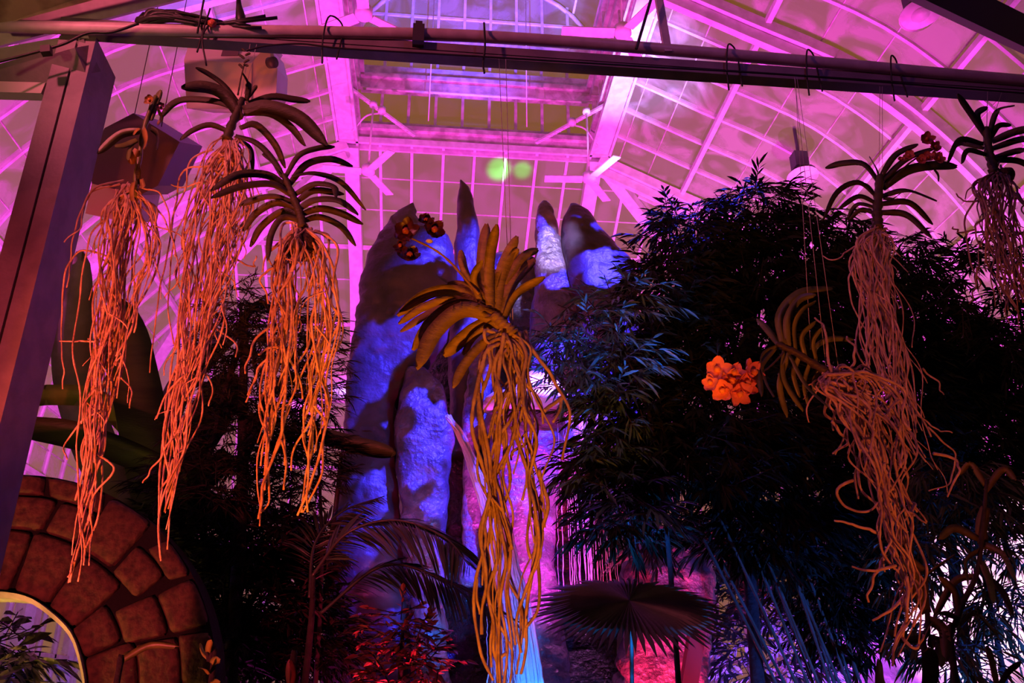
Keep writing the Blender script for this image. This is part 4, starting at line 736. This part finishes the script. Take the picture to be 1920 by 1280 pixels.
# bamboo culms
culms = [((1301, 975), (1442, 1300)), ((1330, 930), (1478, 1300)), ((1376, 950), (1500, 1300)), ((1400, 960), (1520, 1300)), ((1420, 1000), (1510, 1300)), ((1440, 940), (1540, 1300)), ((1455, 1000), (1560, 1300)), ((1470, 960), (1575, 1300)), ((1500, 980), (1580, 1300)), ((1515, 1000), (1600, 1300)), ((1540, 960), (1590, 1300)), ((1550, 1020), (1610, 1300)), ((1350, 1050), (1460, 1300)), ((1490, 1060), (1550, 1300))]
culms.sort()
for i, (a, b) in enumerate(culms):
    Yc = 5.0+.07*i; k = MB(); A0 = np.array(atY(b[0]+8, b[1], Yc)); B0 = np.array(atY(*a, Yc)); d = A0-B0; foot = A0+d*(A0[2]/max(.01, -d[2])); n_ = 44
    P = B0+(foot-B0)*np.linspace(0, 1, n_)[:, None]; P[:, 0] += np.sin(np.linspace(0, 3.1, n_))*.05; r = np.full(n_, .0085); r[::4] = .011; k.tube(P, r, 8)
    nth = ['leftmost']+[w_+' from the left' for w_ in 'second third fourth fifth sixth seventh eighth ninth tenth eleventh twelfth thirteenth'.split()]+['rightmost']
    tag(k.build('bamboo_culm', M['stem'], None, True), 'slim leaning bamboo culm, %s at its top in the lower right clump' % nth[i], 'bamboo', 'leaning bamboo culms')
# banana plant
bn = thing('banana_plant', Z0(330, 5.6), 'large banana plant with broad torn leaves behind the left orchid roots', 'banana plant')
def bigleaf(t, pts, w, Y, dy, m, face, name='leaf'):
    k = MB(); P = w3(pts, Y, dy); strap(k, P, w*Y/FPX, face=face, keel=.06, tipw=.12, n_=22, thick=.015); return k.build(name, m, t, True)
bigleaf(bn, [(40, 800), (160, 822), (300, 880), (440, 978)], 82, 5.4, .2, M['banana'], (0, -.5, -1))
bigleaf(bn, [(290, 960), (270, 800), (245, 680), (218, 560)], 90, 5.8, 0, M['banana'], (.2, -1, -.2))
bigleaf(bn, [(300, 860), (330, 740), (400, 650), (440, 620)], 66, 5.9, .3, M['banana'], (-.4, -1, -.3))
bigleaf(bn, [(230, 960), (165, 800), (135, 660), (150, 470)], 80, 6.2, .2, M['bananab'], (-.1, -1, .2))
bigleaf(bn, [(300, 930), (380, 800), (440, 700)], 80, 5.6, 0, M['banana'], (.3, -1, -.1))
bigleaf(bn, [(430, 850), (380, 900), (330, 960)], 46, 5.5, 0, M['banana'], (.3, -1, -.1))
bigleaf(bn, [(320, 900), (200, 760), (100, 740), (40, 752)], 40, 5.9, .2, M['yleaf'], (.1, -1, -.4))
k = MB(); P = spline([Z0(330, 5.6), atY(320, 1100, 5.6), atY(300, 900, 5.6)], 14); k.tube(P, np.linspace(.14, .07, 14), 10); k.build('trunk', M['bark'], bn, True)
b2 = thing('banana_plant', Z0(700, 5.4), 'single dark torn banana leaf crossing the broad rock slab', 'banana plant')
bigleaf(b2, [(590, 812), (660, 832), (742, 850)], 40, 5.2, 0, M['banana'], (0, -.8, -1)); bigleaf(b2, [(640, 850), (632, 930), (612, 1070)], 9, 5.2, 0, M['palmg'], (.3, -1, 0), 'petiole')
k = MB(); P = spline([Z0(600, 5.3), atY(600, 1150, 5.3), atY(596, 815, 5.22)], 14); k.tube(P, np.linspace(.018, .008, 14), 8); k.build('trunk', M['bark'], b2, True)
# fan palm
fp = thing('fan_palm', Z0(1150, 4.3), 'fan palm with round pleated black leaves below the waterfall', 'palm')
def fanleaf(t, px, py, Y, R, nx, a0, a1, n_=54, seed=0, m=None, drp=.22):
    rr = np.random.default_rng(seed); c = np.array(atY(px, py, Y)); nn = np.array(nx, float); nn /= np.linalg.norm(nn)
    a = np.cross(nn, (0, 1, .01)); a /= np.linalg.norm(a); b = np.cross(nn, a); k = MB()
    for i in range(n_):
        t0 = a0+(a1-a0)*i/n_; t1 = a0+(a1-a0)*(i+1)/n_; tm = (t0+t1)/2; Rr = R*rr.uniform(.93, 1.05)
        f = lambda th, r_, h: c+(a*math.cos(th)+b*math.sin(th))*r_+nn*h
        dp = -drp*R; V = [c, f(t0, Rr*.62, -.02*R+dp*.38), f(tm, Rr*.62, .02*R+dp*.38), f(t1, Rr*.62, -.02*R+dp*.38), f(tm*.35+t0*.65, Rr*.84, dp*.74), f(tm*.35+t1*.65, Rr*.84, dp*.74), f(tm, Rr*1.05, dp*1.25)]
        V += [v-nn*.004 for v in V]; F = [[0, 1, 2], [0, 2, 3], [1, 4, 2], [2, 5, 3], [2, 4, 6], [2, 6, 5]]; F += [[x+7 for x in q[::-1]] for q in F]; k.add(V, F)
    k.build('leaf', m or M['palm'], t); q = MB(); q.tube(spline([c, c+np.array([.02, .1, -.25]), [float(Z0(1150, 4.3)[0]), 4.3, .1]], 12), .010, 6); q.build('petiole', M['palm'], t, True)
fanleaf(fp, 1180, 1125, 4.1, .46, (-.03, -.44, .88), -.45, 5.9, 74, 1, drp=.10)
fanleaf(fp, 1080, 1290, 4.0, .36, (.05, -.5, .85), 0, 3.3, 48, 2)
fanleaf(fp, 1200, 1330, 4.3, .34, (-.2, -.6, .8), 0, 3.2, 44, 3)
fanleaf(fp, 880, 1330, 4.1, .32, (.2, -.6, .8), -.2, 3.4, 44, 4)
# feather palm fronds
pf = thing('feather_palm', Z0(560, 4.9), 'feather palm frond arching right with red-lit glossy leaflets', 'palm')
def frond(t, pts, Y, dy, L, m, seed, n_=34, side=(1, -1)):
    rr = np.random.default_rng(seed); Q = spline(w3(pts, Y, dy), n_*2); k = MB(); k.tube(Q, np.linspace(.010, .003, n_*2), 6); rc = k.build('frond', m, t, True)
    T = np.gradient(Q, axis=0); T /= np.linalg.norm(T, axis=1)[:, None]; B = []; D = []; LL = []
    for i in range(6, n_*2):
        for s_ in side:
            sd = np.cross(T[i], (0, -.6, 1)); sd /= np.linalg.norm(sd); B.append(Q[i]); D.append(T[i]*.9+sd*s_*.8+np.array([0, 0, -.35])+rr.normal(size=3)*.06); LL.append(L*math.sin(math.pi*min(.95, .15+.8*i/(2*n_)))*rr.uniform(.85, 1.1))
    V, F = leaves(np.array(B), np.array(D), np.array(LL), .07, rr=rr); obj('leaflets', V, F, m, rc)
frond(pf, [(585, 1080), (650, 1000), (740, 975), (830, 1005), (880, 1060)], 4.7, -.3, .36, M['palmg'], 1)
frond(pf, [(600, 1150), (720, 1060), (840, 1090), (980, 1170)], 4.7, -.3, .28, M['palm'], 2)
frond(pf, [(580, 1120), (590, 1020), (640, 960), (720, 930)], 4.9, .1, .26, M['palm'], 3)
k = MB(); P = spline([Z0(560, 4.9), atY(575, 1250, 4.85), atY(588, 1080, 4.7)], 12); k.tube(P, np.linspace(.025, .012, 12), 8); k.build('trunk', M['bark'], pf, True)
# broad strap-leaved plant at lower right
def strapplant(label, x, Y, stemp, lv, m, seed, cat='plant', name='strap_leaf_plant'):
    t = thing(name, Z0(x, Y), label, cat); P = [Z0(x, Y)]+[atY(*q, Y) for q in stemp]; k = MB(); k.tube(spline(P, 20), np.linspace(.016, .007, 20), 7); k.build('stem', M['bark'], t, True); rr = np.random.default_rng(seed)
    for pts, w in lv:
        k = MB(); strap(k, w3(pts, Y, rr.uniform(-.2, .1)), w*Y/FPX, face=VIEW+rr.normal(size=3)*.3, keel=.12, tipw=.1, n_=14, thick=.03); k.build('leaf', m, t, True)
strapplant('tall plant with hanging brown strap leaves at lower right', 1800, 3.4, [(1795, 1290), (1795, 1160), (1830, 1080), (1842, 1000), (1850, 900)],
 [([(1838, 1030), (1812, 1050), (1815, 1095)], 14), ([(1840, 1050), (1855, 1090), (1862, 1130)], 20), ([(1850, 1080), (1880, 1110), (1900, 1155)], 15), ([(1835, 1010), (1790, 990), (1760, 1010)], 16), ([(1845, 1020), (1880, 1040), (1905, 1090)], 15), ([(1848, 950), (1840, 990), (1845, 1030)], 24), ([(1835, 1080), (1790, 1090), (1750, 1160)], 14), ([(1800, 1160), (1760, 1150), (1730, 1200)], 14), ([(1800, 1170), (1830, 1150), (1870, 1190)], 12), ([(1848, 920), (1880, 880), (1905, 900)], 14), ([(1848, 910), (1820, 870), (1800, 890)], 13), ([(1798, 1150), (1790, 1110), (1760, 1080)], 13)], M['wleaf'], 1)
strapplant('low plant with upright olive strap leaves at the bottom right', 1745, 3.3, [(1745, 1290), (1740, 1180), (1735, 1060)],
 [([(1742, 1290), (1745, 1260), (1742, 1215)], 30), ([(1740, 1200), (1760, 1210), (1765, 1250)], 26), ([(1738, 1150), (1720, 1100), (1712, 1060)], 24), ([(1738, 1160), (1768, 1180), (1775, 1240)], 20), ([(1655, 1300), (1650, 1270), (1650, 1235)], 22), ([(1740, 1190), (1700, 1200), (1660, 1180)], 14), ([(1735, 1080), (1760, 1060), (1790, 1040)], 14), ([(1735, 1070), (1700, 1050), (1690, 1090)], 14), ([(1870, 1290), (1860, 1240), (1850, 1210)], 16), ([(1872, 1290), (1890, 1260), (1915, 1240)], 14)], M['wleaf'], 2)
strapplant('small yellow-green seedling at the bottom beside the arch', 395, 3.6, [(395, 1290), (392, 1240), (388, 1218)],
 [([(394, 1245), (403, 1238), (412, 1236)], 13), ([(393, 1265), (385, 1255), (372, 1252)], 8), ([(390, 1235), (380, 1222), (375, 1205)], 7), ([(396, 1290), (402, 1280), (412, 1278)], 12), ([(390, 1225), (392, 1212), (396, 1200)], 12)], M['yleaf'], 3, 'seedling', 'seedling')
strapplant('thin curved green leaf rising in front of the stone arch', 215, 3.3, [(215, 1300), (214, 1290)],
 [([(215, 1280), (232, 1232), (262, 1222)], 11), ([(225, 1240), (280, 1210), (335, 1212)], 12)], M['leafg'], 4, 'plant', 'arching_leaf')
strapplant('small reddish flower spike at the bottom edge', 546, 3.6, [(546, 1300), (545, 1240)],
 [([(545, 1290), (541, 1262), (543, 1235)], 12), ([(547, 1290), (552, 1262), (546, 1238)], 10)], M['reddened'], 5, 'plant', 'flower_spike_plant')
# ================================================================ STONE ARCH
ar = thing('stone_arch', np.array([atY(118, 1330, 4.6)[0], 4.6, 0]), 'curved flagstone arch with dark joints in the bottom left corner', 'arch')
Yr = 4.6; cx, cz = atY(-60, 1330, Yr)[0], atY(-60, 1330, Yr)[2]; sc = np.linalg.norm(atY(-60, 1330, Yr)-CP)/FPX*.93; r0, r1 = 178*sc, 383*sc; th = .22
k = MB(); n_ = 40; V = []
for i in range(n_+1):
    a = math.pi*i/n_
    for (r_, y_) in ((r0, Yr), (r1, Yr), (r1, Yr+th), (r0, Yr+th)): V.append((cx+r_*math.cos(a), y_, cz+r_*math.sin(a)))
F = [[i*4+j, (i+1)*4+j, (i+1)*4+(j+1) % 4, i*4+(j+1) % 4] for i in range(n_) for j in range(4)]+[[3, 2, 1, 0], [n_*4, n_*4+1, n_*4+2, n_*4+3]]
k.add(V, F)
for s_ in (-1, 1): k.box((cx+(r0 if s_ > 0 else -r1), Yr, 0), (cx+(r1 if s_ > 0 else -r0), Yr+th, cz))
k.build('mortar', M['mortar'], ar)
k = MB(); V = []; rr = np.random.default_rng(4)
for i in range(n_+1):
    a = math.pi*i/n_; w_ = .003*math.sin(i*.9)
    for (r_, y_) in ((r0-.012+w_, Yr-.015), (r0+.012+w_, Yr-.055), (r0+.01, Yr+th), (r0-.012+w_, Yr+th)): V.append((cx+r_*math.cos(a), y_, cz+r_*math.sin(a)))
k.add(V, F); k.build('inner_rim', M['palerock'], ar)
stones = [(.10, .42, 0, .38), (.10, .36, .41, .72), (.10, .33, .75, 1), (.45, .72, 0, .30), (.40, .62, .34, .66), (.37, .58, .70, 1), (.75, 1.05, 0, .48), (.66, .86, .53, .8), (.62, .80, .84, 1), (.90, 1.12, .53, 1), (1.08, 1.40, 0, .50), (1.16, 1.34, .54, .8), (1.16, 1.42, .84, 1), (1.38, 1.62, .54, .80), (1.44, 1.66, 0, .50), (1.46, 1.9, .84, 1), (1.70, 2.05, 0, .5), (1.66, 2.0, .54, .8), (1.95, 2.4, .84, 1), (2.1, 2.5, 0, .6), (2.04, 2.35, .63, .8), (2.45, 3.0, .63, 1), (2.55, 3.0, 0, .6), (-.25, .07, 0, .5), (-.25, .07, .54, 1)]
stones = [(a-.012, b+.012, max(0, c-.014), min(1, d+.014)) for a, b, c, d in stones]
for (a0, a1, q0, q1) in stones:
    k = MB(); rA = r0+.014+(r1-r0-.02)*q0+.001; rB = r0+.014+(r1-r0-.02)*q1-.001; ga = .012; ga = .005; A0, A1 = a0+ga, a1-ga; nu, nv = 9, 7; V = []; jit = rr.normal(size=4)*.018
    for u in range(nu):
        for v in range(nv):
            tu, tv = (1-math.cos(math.pi*u/(nu-1)))/2, (1-math.cos(math.pi*v/(nv-1)))/2; a = A0+(A1-A0)*tu+jit[0]*(tv-.5)*1.2; r_ = rA+(rB-rA)*tv+jit[1]*(tu-.5)*.4
            e = min(tu, 1-tu)*16; g = min(tv, 1-tv)*13; cr = min(1, e)*min(1, g); cor = .014*max(0, 1-min(e, 1.2))*max(0, 1-min(g, 1.2))
            a += math.copysign(cor/r_, .5-tu)*(1 if tu != .5 else 0); r_ += math.copysign(cor, .5-tv)*(1 if tv != .5 else 0)
            V.append((cx+r_*math.cos(a), Yr-.014-.026*cr**.6, cz+r_*math.sin(a)))
    V = np.array(V); V[:, 1] += noise3(V, 14, 3)*.006
    V2 = V.copy(); V2[:, 1] = Yr+.005; n2 = nu*nv
    Fq = [[u*nv+v, u*nv+v+1, (u+1)*nv+v+1, (u+1)*nv+v] for u in range(nu-1) for v in range(nv-1)]
    edge = [u*nv for u in range(nu)]+[(nu-1)*nv+v for v in range(1, nv)]+[u*nv+nv-1 for u in range(nu-2, -1, -1)]+[v for v in range(nv-2, 0, -1)]
    Fs = [[edge[i], edge[(i+1) % len(edge)], edge[(i+1) % len(edge)]+n2, edge[i]+n2] for i in range(len(edge))]
    k.add(np.vstack([V, V2]), Fq+Fs); k.build('stone', M['flag'], ar, True)
# pale lit garden wall behind the lower right plants
V = []; F = []; nx_, nz_ = 60, 36
for j in range(nz_+1):
    for i in range(nx_+1):
        u, v = i/nx_, j/nz_; x = 4.1+5.0*u; z = (2.2+2.0*min(1, u*2.2)+.25*math.sin(u*9))*v; V.append((x, 8.9-1.2*max(0, u-.4), z))
V = np.array(V); V[:, 1] += noise3(V, 1.6, 31)*.28+noise3(V, 5, 32)*.08; nn_ = len(V); Vb = V.copy(); Vb[:, 1] += .5
w = nx_+1; F = [[j*w+i, j*w+i+1, (j+1)*w+i+1, (j+1)*w+i] for j in range(nz_) for i in range(nx_)]
ed = [i for i in range(w)]+[j*w+nx_ for j in range(1, nz_+1)]+[nz_*w+i for i in range(nx_-1, -1, -1)]+[j*w for j in range(nz_-1, 0, -1)]
F += [[b+nn_ for b in q[::-1]] for q in F]+[[ed[i]+nn_, ed[(i+1) % len(ed)]+nn_, ed[(i+1) % len(ed)], ed[i]] for i in range(len(ed))]
tag(obj('rock_wall', np.vstack([V, Vb]), F, M['palerock'], None, True), 'pale rock wall glowing white and pink behind the lower right plants', 'rock wall')
